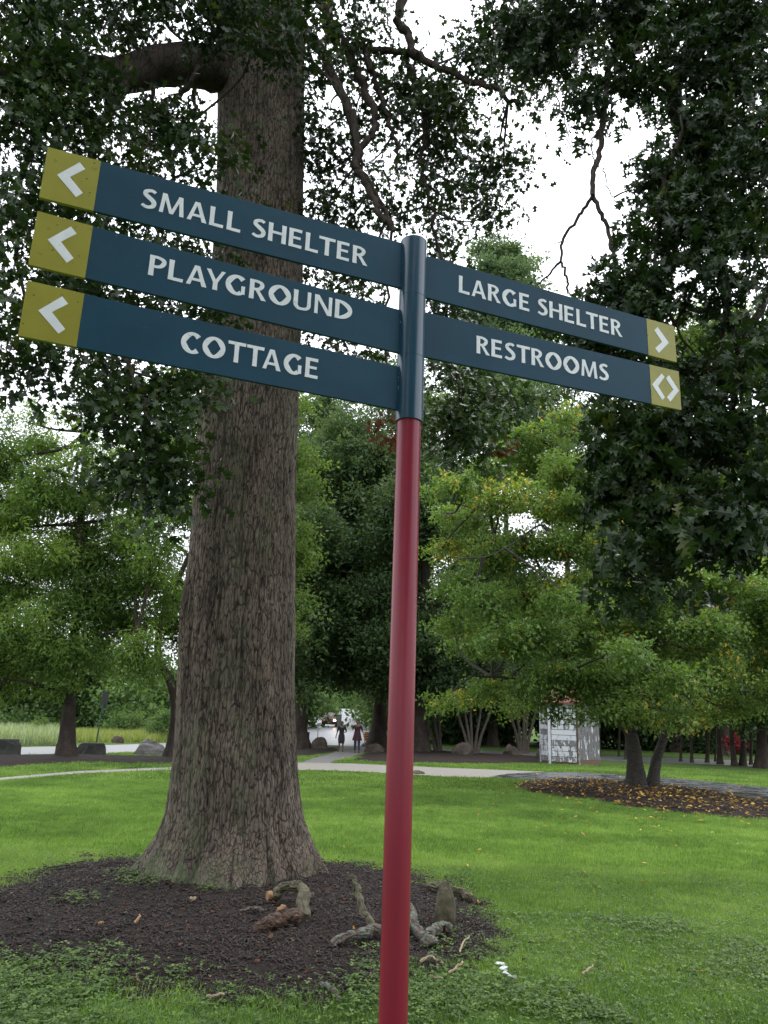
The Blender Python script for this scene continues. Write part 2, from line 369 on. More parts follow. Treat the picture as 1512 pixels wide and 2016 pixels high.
props(obj('lawn', gv, np.stack([I, I + 1, I + 1 + nx, I + nx], 1), M['ground']), kind='structure')

def sheet(name, poly, z, mt):
    """fill a ground polygon; subdivided along y so it follows the rising ground"""
    from mathutils.geometry import delaunay_2d_cdt
    P = [tuple(p[:2]) for p in poly]
    v, e, f, *_ = delaunay_2d_cdt([Vector(p) for p in P], [], [list(range(len(P)))], 1, 1e-4)
    V = np.array([[a[0], a[1], gz(a[0], a[1]) + z] for a in v])
    o = obj(name, V, [np.array(q)[None] for q in f], mt)
    if np.mean([p.normal.z for p in o.data.polygons]) < 0:
        o.data.flip_normals()
    return props(o, kind='structure')
road = polyg([(-300, 1470), (-60, 1473), (40, 1471), (150, 1469), (250, 1466), (340, 1463), (480, 1460), (600, 1460), (760, 1464), (850, 1474), (960, 1479), (1080, 1483), (1210, 1490), (1350, 1494), (1512, 1500), (1750, 1510),
              (1750, 1526), (1512, 1511), (1350, 1503), (1210, 1499), (1080, 1489), (960, 1485), (850, 1481), (730, 1469), (600, 1466), (480, 1470), (340, 1478), (200, 1484), (40, 1487), (-60, 1490), (-300, 1494)])
sheet('road', road, .008, M['asphalt'])
pth = polyg([(-200, 1543), (-50, 1535), (0, 1532), (150, 1519), (340, 1511), (480, 1505), (590, 1502), (700, 1504), (850, 1511), (1000, 1517), (1070, 1520),
             (1076, 1533), (1000, 1533), (880, 1530), (760, 1523), (650, 1518), (590, 1517), (480, 1517), (340, 1516), (150, 1524), (0, 1538), (-50, 1542), (-200, 1552)])
sheet('concrete_path', pth, .012, M['concrete'])
wetp = polyg([(1055, 1521), (1120, 1521), (1200, 1524), (1340, 1534), (1512, 1551), (1700, 1570), (1900, 1595), (1900, 1680), (1700, 1622), (1512, 1589), (1430, 1580), (1330, 1563), (1200, 1546), (1080, 1539), (960, 1531), (1000, 1524)])
sheet('wet_asphalt_path', wetp, .016, M['wet_asphalt'])
side = polyg([(588, 1504), (610, 1494), (645, 1486), (664, 1479), (670, 1470), (668, 1464), (730, 1465), (731, 1472), (722, 1479), (690, 1491), (660, 1499), (640, 1506)])
sheet('side_path', side, .004, M['path_asphalt'])
# wet car park and its drive running uphill
LY = np.array([50, 60, 75, 100, 130, 170, 220, 280]); LL = np.array([-5.6, -7.0, -8.8, -11, -15, -18, -22, -27]); LR = np.array([-.9, -.6, -.3, -.2, -1.5, -3, -5, -8])
lv = np.vstack([np.stack([LL, LY, gz(0, LY) + .012], 1), np.stack([LR, LY, gz(0, LY) + .012], 1)]); k = np.arange(7)
# resample so that it follows the ground exactly
yy = np.unique(np.concatenate([LY, ys[(ys > 50) & (ys < 280)]])); n_ = len(yy)
lv = np.vstack([np.stack([np.interp(yy, LY, LL), yy, gz(0, yy) + .02], 1), np.stack([np.interp(yy, LY, LR), yy, gz(0, yy) + .02], 1)]); k = np.arange(n_ - 1)
props(obj('car_park', lv, np.stack([k, k + n_, k + n_ + 1, k + 1], 1), M['lot']), kind='structure')
# kerb along the right of the drive
kb = MB(); P = np.stack([np.interp(yy, LY, LR) + .1, yy, gz(0, yy) + .08], 1)
V, F = tube(P, .12, 4); kb.add(V, F); props(kb.build('kerb', M['concrete']), kind='structure')

bedA = polyg([(-260, 1800), (-100, 1770), (0, 1742), (90, 1714), (170, 1692), (250, 1686), (400, 1690), (620, 1698), (700, 1702), (800, 1716), (870, 1735), (930, 1765), (965, 1800), (1000, 1838), (945, 1880), (850, 1915), (740, 1955), (640, 1975), (560, 1980), (470, 1970), (380, 1955), (200, 1940), (0, 1915), (-150, 1890), (-260, 1850)])
bedB = polyg([(1010, 1546), (1080, 1537), (1200, 1541), (1330, 1552), (1420, 1565), (1512, 1580), (1620, 1600), (1660, 1640), (1512, 1618), (1380, 1606), (1250, 1592), (1130, 1572), (1040, 1560)])
bedC = polyg([(-200, 1490), (130, 1486), (345, 1491), (380, 1497), (350, 1504), (150, 1502), (0, 1512), (-200, 1522)])
bedD = polyg([(688, 1497), (735, 1480), (760, 1474), (830, 1477), (960, 1485), (1060, 1490), (1078, 1500), (1000, 1504), (900, 1504), (760, 1501)])
bedE = polyg([(540, 1494), (560, 1480), (600, 1472), (664, 1472), (668, 1478), (640, 1483), (590, 1490)])
BEDS = [bedA, bedB, bedC, bedD, bedE]
def bed(name, poly, hmax, soft):
    mn, mxx = poly[:, :2].min(0) - .3, poly[:, :2].max(0) + .3
    st = max((mxx - mn).max() / 160, .05)
    X, Y = np.meshgrid(np.arange(mn[0], mxx[0], st), np.arange(mn[1], mxx[1], st))
    P = np.stack([X.ravel(), Y.ravel()], 1)
    d = edge_dist(P, poly) * np.where(in_poly(P, poly), 1, -1) + (efn(P) - .47) * soft
    z = np.clip(d / (soft * 2), -.3, 1) * hmax + np.where(d > 0, .03, 0) * (fbm(P[:, 0] * 9, P[:, 1] * 9, 3) - .3) + gz(0, P[:, 1])
    z = np.where(d < -.0, gz(0, P[:, 1]) - .02, np.maximum(z, .006))
    n = X.shape[1]; I = (np.arange(X.shape[0] - 1)[:, None] * n + np.arange(n - 1)[None]).ravel()
    Fq = np.stack([I, I + 1, I + 1 + n, I + n], 1); keep = (d[Fq] > -soft * .4).any(1)
    return props(obj(name, np.column_stack([P, z]), Fq[keep], M['mulch'], smooth=True), kind='structure')
bed('mulch_bed', bedA, .07, .5); bed('mulch_bed', bedB, .12, .4)
for b_ in (bedC, bedD, bedE): bed('mulch_bed', b_, .08, .5)
def bedz(P):
    z = np.zeros(len(P))
    for poly, h, s in ((bedA, .07, .5), (bedB, .12, .4)):
        d = edge_dist(P, poly) * np.where(in_poly(P, poly), 1, -1) + (efn(P) - .47) * s
        z = np.where(d > 0, np.clip(d / (2 * s), 0, 1) * h + .03 * (fbm(P[:, 0] * 9, P[:, 1] * 9, 3) - .3), z)
    return np.maximum(z, 0)

# ------------------------------------------------------------------ leaf machinery
def template(kind):
    if kind == 'rhomb':
        return np.array([[0, 0, 0], [.5, .26, .05], [1, 0, -.05], [.5, -.26, .05]]), [np.array([[0, 1, 2], [0, 2, 3]])]
    if kind == 'slim':
        return np.array([[0, 0, 0], [.5, .15, .03], [1, 0, -.08], [.5, -.15, .03]]), [np.array([[0, 1, 2], [0, 2, 3]])]
    if kind == 'star':                                   # small lobed leaf seen from afar
        V = [[.0, 0, 0], [.35, .34, .05], [.42, .12, 0], [.75, .3, .04], [.72, .08, 0], [1.0, 0, -.08], [.72, -.08, 0], [.75, -.3, .04], [.42, -.12, 0], [.35, -.34, .05]]
        return np.array(V), [np.array([[0, 2, 1], [2, 4, 3], [4, 6, 5], [6, 8, 7], [8, 0, 9], [0, 8, 2], [2, 8, 4], [4, 8, 6]])]
    half = [(0, .012), (.14, .03), (.20, .17), (.27, .20), (.30, .07), (.38, .08), (.46, .30), (.56, .36), (.55, .22), (.56, .09), (.66, .10), (.74, .28), (.85, .30), (.82, .15), (.84, .07), (1, 0)]
    V = []; 
    for s in (1, -1):
        for x, y in half: V.append([x, s * y, .22 * abs(y) + .10 * math.sin(3 * x) - .05 - .22 * x * x])
    n = len(half); C = [[x, 0, .10 * math.sin(3 * x) - .05 - .22 * x * x] for x in (0, .3, .57, .83)]; V += C; c0 = 2 * n
    T = []
    segs = [(0, 4, c0, c0 + 1), (4, 9, c0 + 1, c0 + 2), (9, 14, c0 + 2, c0 + 3)]
    for s in (0, n):
        for a, b, ca, cb in segs:
            for i in range(a, b): T.append((ca if i < (a + b) // 2 else cb, s + i, s + i + 1))
            T.append((ca, s + (a + b) // 2, cb))
        T.append((c0 + 3, s + 14, s + 15))
    return np.array(V), [np.array(T)]
def norm(v): return v / (np.linalg.norm(v, axis=-1, keepdims=True) + 1e-9)
def leafframes(n, up=.6, droop=.4, out_=None):
    nn = RNG.normal(size=(n, 3)); nn[:, 2] = np.abs(nn[:, 2]) * .6 + up; nn = norm(nn)
    a = RNG.normal(size=(n, 3)); a[:, 2] -= droop
    if out_ is not None: a += out_ * 1.2
    a = norm(a - (a * nn).sum(1)[:, None] * nn)
    return a, np.cross(nn, a), nn
def leafmesh(C, fr, S, tint, kind):
    tv, tf = template(kind); a, b, n = fr
    V = C[:, None] + S[:, None, None] * (tv[None, :, 0, None] * a[:, None] + tv[None, :, 1, None] * b[:, None] + tv[None, :, 2, None] * n[:, None])
    F = [(f[None] + (np.arange(len(C)) * len(tv))[:, None, None]).reshape(-1, f.shape[1]) for f in tf]
    return V.reshape(-1, 3), F, np.repeat(tint, len(tv))

def grow(blobs, dens, csig, size, kind, attach=None, up=.6, droop=.4, flat_=.6, tw=.006, twig_n=3, tjit=.25, bias=0, pts=False):
    """blobs: rows (x,y,z,r,weight). Clusters of leaves in each blob, a twig to each cluster; returns leaves and twigs"""
    Cs, Ts, Os = [], [], []; tmb = MB(); any_t = False
    for bx_, by_, bz_, r, wgt in blobs:
        c = np.array([bx_, by_, bz_]); nc = max(3, int(dens * wgt * r * r / (csig * csig)))
        off = RNG.normal(size=(nc, 3)) * .45; off /= np.maximum(1, np.linalg.norm(off, axis=1) / .85)[:, None]; off *= r; off[:, 2] *= flat_
        cc_ = c + off; tb = RNG.random() * .3
        nl = RNG.poisson(twig_n * 9, nc) + 3
        if pts: nl = RNG.poisson(twig_n * 9, nc) + 1
        idx = np.repeat(np.arange(nc), nl)
        lo = RNG.normal(size=(len(idx), 3)) * csig; lo[:, 2] *= .55
        Cs.append(cc_[idx] + lo); Os.append(norm(lo + off[idx] * .3))
        ct = RNG.random(nc) * .55
        Ts.append(np.clip(.15 + tb + ct[idx] * .8 + RNG.normal(size=len(idx)) * .12 * tjit * 4 + bias, 0, 1))
        if attach is not None and tw > 0:
            # main limb into the blob, then twigs
            A = attach; d = np.linalg.norm(A - c, axis=1) + np.where(A[:, 2] > c[2] + r, .0, 0); k_ = A[np.argmin(d)]
            mid = (k_ + c) / 2 + RNG.normal(size=3) * .12 * np.linalg.norm(k_ - c)
            L = curve([k_, mid, c], 5); rr = np.linspace(tw * (2 + r / csig * .5), tw, len(L)); V, F = tube(L, rr, 5, False); tmb.add(V, F)
            for q in cc_[:: 1 if nc < 60 else 2]:
                s = L[RNG.integers(len(L) // 2, len(L))]
                md = (s + q) / 2 + RNG.normal(size=3) * .1 * np.linalg.norm(q - s)
                V, F = tube(curve([s, md, q], 2), np.linspace(tw, tw * .3, 5), 3, False); tmb.add(V, F)
            any_t = True
    C = np.vstack(Cs); n = len(C); o_ = np.vstack(Os)
    if pts: return C, np.concatenate(Ts), (tmb if any_t else None)
    fr = leafframes(n, up, droop, o_); S = size * RNG.uniform(.65, 1.25, n)
    return C, fr, S, np.concatenate(Ts), (tmb if any_t else None)
LPS = 20                                                 # leaves per spray
def crown(name, blobs, dens, csig, size, kind, mt, parent, attach=None, up=.6, droop=.4, flat_=.6, tw=.006, twig_n=3, mult=1.0, tshift=0.):
    """foliage as scattered sprays; mult scales the number of leaves"""
    C, tt, tmb = grow(blobs, dens, csig, size, kind, attach, up, droop, flat_, tw, twig_n * mult / LPS, pts=True)
    n = len(C); q = RNG.normal(size=(LPS, 3)) * csig * .55; q[:, 2] *= .6
    fr = leafframes(LPS, up, droop, norm(q)); V, F, A = leafmesh(q, fr, size * RNG.uniform(.65, 1.25, LPS), RNG.uniform(-.22, .22, LPS), kind)
    rot = np.stack([RNG.normal(size=n) * .6, RNG.normal(size=n) * .6, RNG.uniform(0, 6.28, n)], 1)
    global NLEAF; NLEAF += n * LPS
    return scatter(name, V, F, A, C, rot, RNG.uniform(.65, 1.3, n), np.clip(tt, .22, .95) + tshift, mt, parent), tmb
NLEAF = 0
def bl(rows, D=None):
    """photograph blob rows (px,py,rpx,D[,w]) -> world"""
    o_ = []
    for r in rows:
        px, py, rp, d = r[:4]; rp = rp * (1.22 if d > 11 else 1.08); wg = r[4] if len(r) > 4 else 1
        P = at(px, py, d); o_.append([*P, rp * mpp(d) * math.sqrt(1 + ((P[2] - CAMH) / d) ** 2), wg])
    return o_
def fractal_trunk(base, top, r0, r1, n=24, bend=.05, flare=.8, sides=14, jit=.04, path=None):
    base, top = np.array(base, float), np.array(top, float)
    P = curve(path, 6) if path is not None else curve([base, (base * 2 + top) / 3 + RNG.normal(size=3) * bend * np.array([1, 1, 0]), (base + 2 * top) / 3 + RNG.normal(size=3) * bend * np.array([1, 1, 0]), top], n // 3)
    s = np.linspace(0, 1, len(P)); h = np.linalg.norm(P - P[0], axis=1)
    R = r0 + (r1 - r0) * s; R *= 1 + flare * np.exp(-h / (r0 * 1.8))
    P[0, 2] -= .08
    return P, R, tube(P, R, sides, True, jit)
MULT = 8.5
def tree(name, label, base, cat, trunks, blobs, lm, bm, size, kind, dens=1., csig=.3, up=.6, droop=.4, flat_=.6, group=None, tw=.02, bias=0, twig_n=3, sides=12, extra=None):
    """trunks: list of (path pts, r0, r1)"""
    T = thing(name, base, label, cat, group)
    tm = MB(); att = []
    for i, (path, r0, r1) in enumerate(trunks):
        P, R, (V, F) = fractal_trunk(None or path[0], path[-1], r0, r1, path=path, flare=.7 if i == 0 or abs(path[0][2] - base[2]) < .5 else .1, sides=sides)
        tm.add(V, F); att.append(P[len(P) // 3:])
    tm.build('trunk', bm, T, smooth=True)
    _, tmb = crown('crown', blobs, dens, csig, size, kind, lm, T, np.vstack(att), up, droop, flat_, tw, twig_n, mult=MULT)
    if tmb: props(tmb.build('branches', bm, T), kind='stuff')
    return T
# ------------------------------------------------------------------ signpost
PD = 2.9
ptop, pbot = at(818, 463, PD), at(768, 2016, PD)
PX = (ptop[0] + pbot[0]) / 2 + .003
POST = np.array([PX, PD + .05, 0.])
T = thing('signpost', POST, 'dark red steel post carrying five blue direction boards with yellow arrow ends', 'signpost')
def ringtube(c, r, z0, z1, n=48, bev=.004):
    zs = [z0, z0 + bev, z1 - bev, z1]; rs = [r - bev * .7, r, r, r - bev * .7]; t_ = np.arange(n) * 2 * math.pi / n
    V = np.vstack([np.stack([c[0] + q * np.cos(t_), c[1] + q * np.sin(t_), np.full(n, z)], 1) for z, q in zip(zs, rs)])
    V = np.vstack([V[:n], V[n:2 * n], V[2 * n:3 * n], V[3 * n:], [[c[0], c[1], z0], [c[0], c[1], z1]], V[n:3 * n]]); F = []; T3 = []
    for a in range(3):
        for j in range(n):
            q = 3 * n + 2 if a == 1 else 0
            F.append((a * n + j + q, a * n + (j + 1) % n + q, (a + 1) * n + (j + 1) % n + q, (a + 1) * n + j + q))
    for j in range(n): T3.append((4 * n, (j + 1) % n, j)); T3.append((4 * n + 1, 3 * n + j, 3 * n + (j + 1) % n))
    return V, [np.array(F), np.array(T3)]
def smooth_side(o):
    for p in o.data.polygons: p.use_smooth = (len(p.vertices) == 4 and abs(p.normal.z) < .1)
def zat(px, py): return at(px, py, PD)[2]
zs = [zat(806, 823), zat(812, 697), zat(814, 577), zat(818, 464)]
V, F = ringtube(POST, .0495, -.1, zs[0] + .05); smooth_side(obj('pole', V, F, M['red'], T))
for a, b_ in zip(zs[:-1], zs[1:]):
    V, F = ringtube(POST, .0575, a + .0003, b_ - .0003, bev=.0006); o = obj('sleeve', V, F, M['blue_tube'], T); smooth_side(o)
AZ = math.radians(22.3)
def uvp(px, py, sgn, off=0.012):
    d = np.array([math.cos(AZ), math.sin(AZ), 0]); n = np.array([math.sin(AZ), -math.cos(AZ), 0])   # n faces the viewer
    v = (px - 756) * RT - (py - 1008) * UP + FPX * fwd
    s = ((POST + n * off - CAM) @ n) / (v @ n); P = CAM + v * s
    return (P - POST) @ d, P[2]
def frm(u, z, o_):
    d = np.array([math.cos(AZ), math.sin(AZ), 0]); n = np.array([math.sin(AZ), -math.cos(AZ), 0])
    return POST[None] + np.outer(u, d) + np.outer(o_, n) + np.outer(z, [0, 0, 1])
def slab(poly, o0, o1):
    """convex or fan-able polygon in board space extruded from offset o0 to o1"""
    p = np.array(poly, float); n = len(p)
    V = np.vstack([frm(p[:, 0], p[:, 1], np.full(n, o0)), frm(p[:, 0], p[:, 1], np.full(n, o1))])
    area = np.sum(p[:, 0] * np.roll(p[:, 1], -1) - np.roll(p[:, 0], -1) * p[:, 1])
    ids = np.arange(n) if area > 0 else np.arange(n)[::-1]
    F = [np.array([[ids[i], ids[(i + 1) % n], ids[(i + 1) % n] + n, ids[i] + n] for i in range(n)])]
    F.append((ids + n)[None]); F.append(ids[::-1][None])
    return V, F
# hand-drawn humanist capitals: each returns a list of polygons (convex quads), advance width
def para(x0, y0, x1, y1, w0, w1=None):
    w1 = w0 if w1 is None else w1; P = []; ts = np.linspace(0, 1, 5)
    L_ = [(x0 + (x1 - x0) * t_ - (w0 + (w1 - w0) * t_) / 2 * (1 - .09 * math.sin(math.pi * t_)), y0 + (y1 - y0) * t_) for t_ in ts]
    R_ = [(x0 + (x1 - x0) * t_ + (w0 + (w1 - w0) * t_) / 2 * (1 - .09 * math.sin(math.pi * t_)), y0 + (y1 - y0) * t_) for t_ in ts]
    return [[L_[i], R_[i], R_[i + 1], L_[i + 1]] for i in range(4)]
def bar(x0, x1, y, h=.15): return [[(x0, y - h / 2), (x1, y - h / 2 * 1.08), (x1 + .01, y + h / 2 * 1.08), (x0, y + h / 2)]]
def strk(pts, ws, k=5):
    P = curve([(a, b, 0) for a, b in pts], k)[:, :2]; s = np.linspace(0, 1, len(P)); W = np.interp(s, np.linspace(0, 1, len(ws)), ws)
    T_ = np.gradient(P, axis=0); T_ /= np.linalg.norm(T_, axis=1)[:, None]; Nn = np.stack([-T_[:, 1], T_[:, 0]], 1)
    A, B = P + Nn * W[:, None] / 2, P - Nn * W[:, None] / 2
    return [[tuple(B[i]), tuple(B[i + 1]), tuple(A[i + 1]), tuple(A[i])] for i in range(len(P) - 1)]
def ell(cx, cy_, rx, ry, a0, a1, w0, w1, n=28):
    """arc whose thickness follows w0 on the sides, w1 at top and bottom"""
    Q = []
    for i in range(n):
        q = []
        for a in (a0 + (a1 - a0) * i / n, a0 + (a1 - a0) * (i + 1) / n):
            r = math.radians(a); w_ = w0 * abs(math.cos(r)) + w1 * abs(math.sin(r)); c, s = math.cos(r), math.sin(r)
            q.append(((cx + rx * c, cy_ + ry * s), (cx + (rx - w_) * c, cy_ + (ry - w_) * s)))
        Q.append([q[0][1], q[1][1], q[1][0], q[0][0]])
    return Q
S_ = .195
GL = {
 'L': (lambda: para(.1, 0, .1, 1, S_) + bar(.17, .56, .07), .60),
 'E': (lambda: para(.1, 0, .1, 1, S_) + bar(.17, .56, .07) + bar(.17, .50, .52, .125) + bar(.17, .55, .93), .62),
 'T': (lambda: para(.36, 0, .36, .88, S_) + bar(0, .72, .93), .72),
 'H': (lambda: para(.1, 0, .1, 1, S_) + para(.67, 0, .67, 1, S_) + bar(.17, .6, .52, .13), .78),
 'A': (lambda: para(.085, 0, .345, 1, .16, .14) + para(.69, 0, .39, 1, .19, .16) + bar(.2, .58, .29, .125), .78),
 'M': (lambda: para(.09, 0, .17, 1, .155) + para(.88, 0, .80, 1, .17) + para(.485, .02, .19, 1, .15) + para(.485, .02, .79, 1, .13), .98),
 'N': (lambda: para(.09, 0, .09, 1, .15) + para(.69, 0, .69, 1, .15) + para(.67, 0, .11, 1, .19), .79),
 'Y': (lambda: para(.36, 0, .36, .46, S_) + para(.34, .40, .07, 1, .17) + para(.38, .40, .65, 1, .15), .72),
 'P': (lambda: para(.1, 0, .1, 1, S_) + strk([(.15, .935), (.34, .93), (.51, .84), (.53, .69), (.44, .53), (.29, .47), (.15, .47)], [.13, .135, .16, .175, .16, .13, .12]), .62),
 'R': (lambda: para(.1, 0, .1, 1, S_) + strk([(.15, .935), (.33, .93), (.48, .85), (.50, .72), (.42, .58), (.29, .52), (.15, .52)], [.13, .135, .16, .175, .16, .13, .12]) + para(.60, 0, .31, .50, .20, .17), .68),
 'S': (lambda: strk([(.49, .87), (.39, .93), (.26, .925), (.135, .84), (.13, .70), (.26, .575), (.40, .46), (.475, .32), (.43, .15), (.28, .07), (.15, .08), (.03, .155)], [.14, .15, .155, .165, .185, .2, .2, .185, .165, .155, .145, .135], 5), .57),
 'C': (lambda: ell(.46, .5, .45, .52, 48, 308, .19, .14), .76),
 'G': (lambda: ell(.46, .5, .45, .52, 48, 300, .19, .14) + para(.71, .08, .71, .50, .155), .85),
 'O': (lambda: ell(.46, .5, .46, .52, 0, 360, .19, .14, 40), .92),
 'D': (lambda: para(.1, 0, .1, 1, S_) + ell(.18, .5, .58, .5, -90, 90, .175, .13, 24), .80),
 'U': (lambda: para(.1, .3, .1, 1, S_) + para(.66, .3, .66, 1, .155) + strk([(.1, .38), (.115, .2), (.22, .07), (.38, .05), (.54, .08), (.645, .2), (.66, .38)], [.172, .172, .15, .13, .14, .152, .152]), .78),
}
def lettering(text, u0, u1, zb0, zb1, cap):
    x = 0; items = []
    prev = ''
    for ch in text:
        if ch == ' ': x += .34; prev = ''; continue
        x += {'LT': -.10, 'TT': -.05, 'AY': -.14, 'TA': -.13, 'YG': -.08, 'LA': -.02, 'TE': -.02, 'ST': -.02, 'TR': -.02}.get(prev + ch, 0); prev = ch
        g, adv = GL[ch]; items.append((ch, x)); x += adv + .10
    x -= .10; sc = (u1 - u0) / x; k = 0
    for ch, x0 in items:
        mb = MB()
        for q in GL[ch][0]():
            k += 1
            pts = [(u0 + (x0 + a) * sc, zb0 + (zb1 - zb0) * ((x0 + a) / x) + b_ * cap) for a, b_ in q]
            V, F = slab(pts, .0062, .0076 + .00010 * (k % 9)); mb.add(V, F)
        mb.build('letter', M['white_vinyl'], bo)
BD = [  # label, top/bottom pixel at the post, at the end, divider top/bottom, arrows, text, baseline px
 ('blue board reading SMALL SHELTER, top left', [(790, 476), (788, 565)], [(92, 287), (80, 387)], [(197, 314), (187, 410)],
  [[(515, 380), (720, 268), (770, 330), (630, 400), (748, 545), (685, 582)]], 'SMALL SHELTER', (277, 405), (723, 523)),
 ('blue board reading PLAYGROUND, middle left', [(786, 608), (784, 693)], [(70, 413), (60, 520)], [(182, 441), (170, 540)],
  [[(430, 965), (640, 848), (693, 912), (550, 985), (665, 1135), (602, 1175)]], 'PLAYGROUND', (291, 539), (695, 632)),
 ('blue board reading COTTAGE, bottom left', [(783, 720), (780, 805)], [(50, 550), (40, 660)], [(165, 574), (153, 678)],
  [[(345, 1605), (562, 1478), (615, 1545), (468, 1620), (588, 1775), (527, 1815)]], 'COTTAGE', (354, 690), (628, 746)),
 ('blue board reading LARGE SHELTER, top right', [(845, 503), (843, 585)], [(1329, 642), (1333, 712)], [(1275, 628), (1277, 697)],
  [[(795, 298), (947, 512), (810, 648), (760, 585), (855, 500), (748, 340)]], 'LARGE SHELTER', (904, 574), (1226, 663)),
 ('blue board reading RESTROOMS, bottom right', [(843, 614), (840, 702)], [(1339, 731), (1341, 806)], [(1281, 716), (1283, 792)],
  [[(850, 925), (888, 975), (800, 1095), (893, 1250), (858, 1287), (720, 1075)], [(950, 950), (1083, 1158), (967, 1310), (920, 1250), (1008, 1145), (907, 993)]], 'RESTROOMS', (939, 694), (1200, 750))]
for lab, post_, end_, div_, arr, txt, b0, b1 in BD:
    sg = -1 if end_[0][0] < 700 else 1
    A = [uvp(*p, sg) for p in post_]; B = [uvp(*p, sg) for p in end_]; Dv = [uvp(*p, sg) for p in div_]
    zt, zb = (A[0][1] + B[0][1]) / 2, (A[1][1] + B[1][1]) / 2
    ue, ud, up_ = (B[0][0] + B[1][0]) / 2, (Dv[0][0] + Dv[1][0]) / 2, sg * .045
    # keep each board's own slight tilt
    tz = lambda u, i: A[i][1] + (B[i][1] - A[i][1]) * (u - A[i][0]) / (B[i][0] - A[i][0])
    q = [(up_, tz(up_, 1)), (ue, tz(ue, 1)), (ue, tz(ue, 0)), (up_, tz(up_, 0))]
    V, F = slab(q, -.0065, .0065); bo = obj('sign_board', V, F, M['blue'], T); bo['label'] = lab
    bv = bo.modifiers.new('bevel', 'BEVEL'); bv.width = .0012; bv.segments = 2
    e = .0004 * sg
    q = [(ud, tz(ud, 1) - .0004), (ue + e, tz(ue, 1) - .0004), (ue + e, tz(ue, 0) + .0004), (ud, tz(ud, 0) + .0004)]
    V, F = slab(q, -.0070, .0078); obj('end_panel', V, F, M['mustard'], bo)
    for a in arr:
        if sg < 0: pts = [uvp(x / 4.583, 260 + y / 4.583, sg) for x, y in a]
        else: pts = [uvp(1180 + x / 6.873, 600 + y / 6.873, sg) for x, y in a]
        am = MB()
        # two arms, each a quad: tip side and inner vertex are shared
        if len(pts) == 6:
            if sg < 0: t0, a1, a2, inn, b2, b1_ = pts
            elif a[0] == (850, 925): a1, a2, inn, b2, b1_, t0 = pts
            elif a[0] == (795, 298): a1, t0, b1_, b2, inn, a2 = pts
            else: a1, t0, b1_, b2, inn, a2 = pts
            for quad in ([t0, a1, a2, inn], [t0, inn, b2, b1_]):
                V, F = slab(quad, .0072, .0092); am.add(V, F)
        am.build('arrow', M['white_vinyl'], bo)
    u0, zb0 = uvp(*b0, sg); u1, zb1 = uvp(*b1, sg)
    lettering(txt, u0, u1, zb0, zb1, .0845)
    # weld bead between sleeve and board
    wz = np.linspace(tz(sg * .056, 1), tz(sg * .056, 0), 26); wv = frm(np.full(26, sg * .0555), wz, np.full(26, .0085))
    V, F = tube(wv + RNG.normal(size=wv.shape) * .0008, .0028 + .0015 * RNG.random(26), 5, jit=.2); mb = MB(); mb.add(V, F); mb.build('weld_bead', M['blue_tube'], bo)

# ------------------------------------------------------------------ the big oak
OD = 8.7
rows = [(1742, 284, 612), (1700, 298, 604), (1650, 324, 597), (1600, 336, 592), (1500, 343, 585), (1400, 350, 580), (1300, 353, 578), (1200, 361, 579), (1100, 374, 581), (1000, 382, 582), (900, 388, 582), (800, 396, 585), (700, 405, 590), (600, 414, 593), (500, 420, 596), (400, 428, 598), (300, 432, 600), (200, 430, 600), (100, 425, 598), (0, 430, 592), (-100, 438, 590), (-300, 470, 580)]
zr, xr, rr = [], [], []
for y, a, b_ in rows:
    P = at((a + b_) / 2, y, OD); dep = (P - CAM) @ fwd
    zr.append(P[2]); xr.append(P[0]); rr.append((b_ - a) / 2 * dep / FPX)
zr, xr, rr = map(np.array, (zr, xr, rr)); o_ = np.argsort(zr); zr, xr, rr = zr[o_], xr[o_], rr[o_]
xr = np.convolve(np.pad(xr, 1, 'edge'), [.25, .5, .25], 'valid')
OAK = np.array([xr[0], OD, 0.])
TO = thing('oak_tree', OAK, 'huge old oak with deeply furrowed trunk flaring into the mulch bed behind the signpost', 'tree')
NT = 250
Z = np.concatenate([np.arange(-.12, 10.6, .019), np.arange(10.6, 17, .06)])
th = np.arange(NT) * 2 * math.pi / NT
ZZ, TT = np.meshgrid(Z, th, indexing='ij')
Rb = np.interp(ZZ, zr, rr); low = np.clip(1 - ZZ / 1.3, 0, 1) ** 2
butt = .30 * np.cos(3 * TT + 1.1) + .22 * np.cos(5 * TT + .4) + .18 * np.cos(8 * TT + 2.0) + .12 * np.cos(13 * TT)
low3 = np.clip(1 - ZZ / .6, 0, 1) ** 1.5
R_ = Rb * (1 + low * .34 * butt) + low * .03 + low3 * (.40 * np.exp(-((TT - 4.85) / .24) ** 2) + .22 * np.exp(-((TT - 4.25) / .15) ** 2) + .16 * np.exp(-((TT - 5.5) / .14) ** 2) + .08 * np.cos(11 * TT))
uu = TT * .56; warp = .05 * (fbm(uu * 3, ZZ * 1.3, 1) - .5)
cu, cv = .046, .15
U_, V_ = (uu + warp) / cu, (ZZ + .05 * fbm(uu * 6, ZZ * 2, 2) + .5 * uu * 0) / cv
U_ = U_ * (1 + .15 * 0); nper = int(round(2 * math.pi * .56 / cu)); U_ = (uu / cu) * nper / (2 * math.pi * .56 / cu) + warp / cu
iu, iv = np.floor(U_), np.floor(V_); F1 = np.full(U_.shape, 9.); F2 = F1.copy(); cell = np.zeros_like(F1); X1 = F1 * 0; Y1 = F1 * 0; X2 = F1 * 0; Y2 = F1 * 0
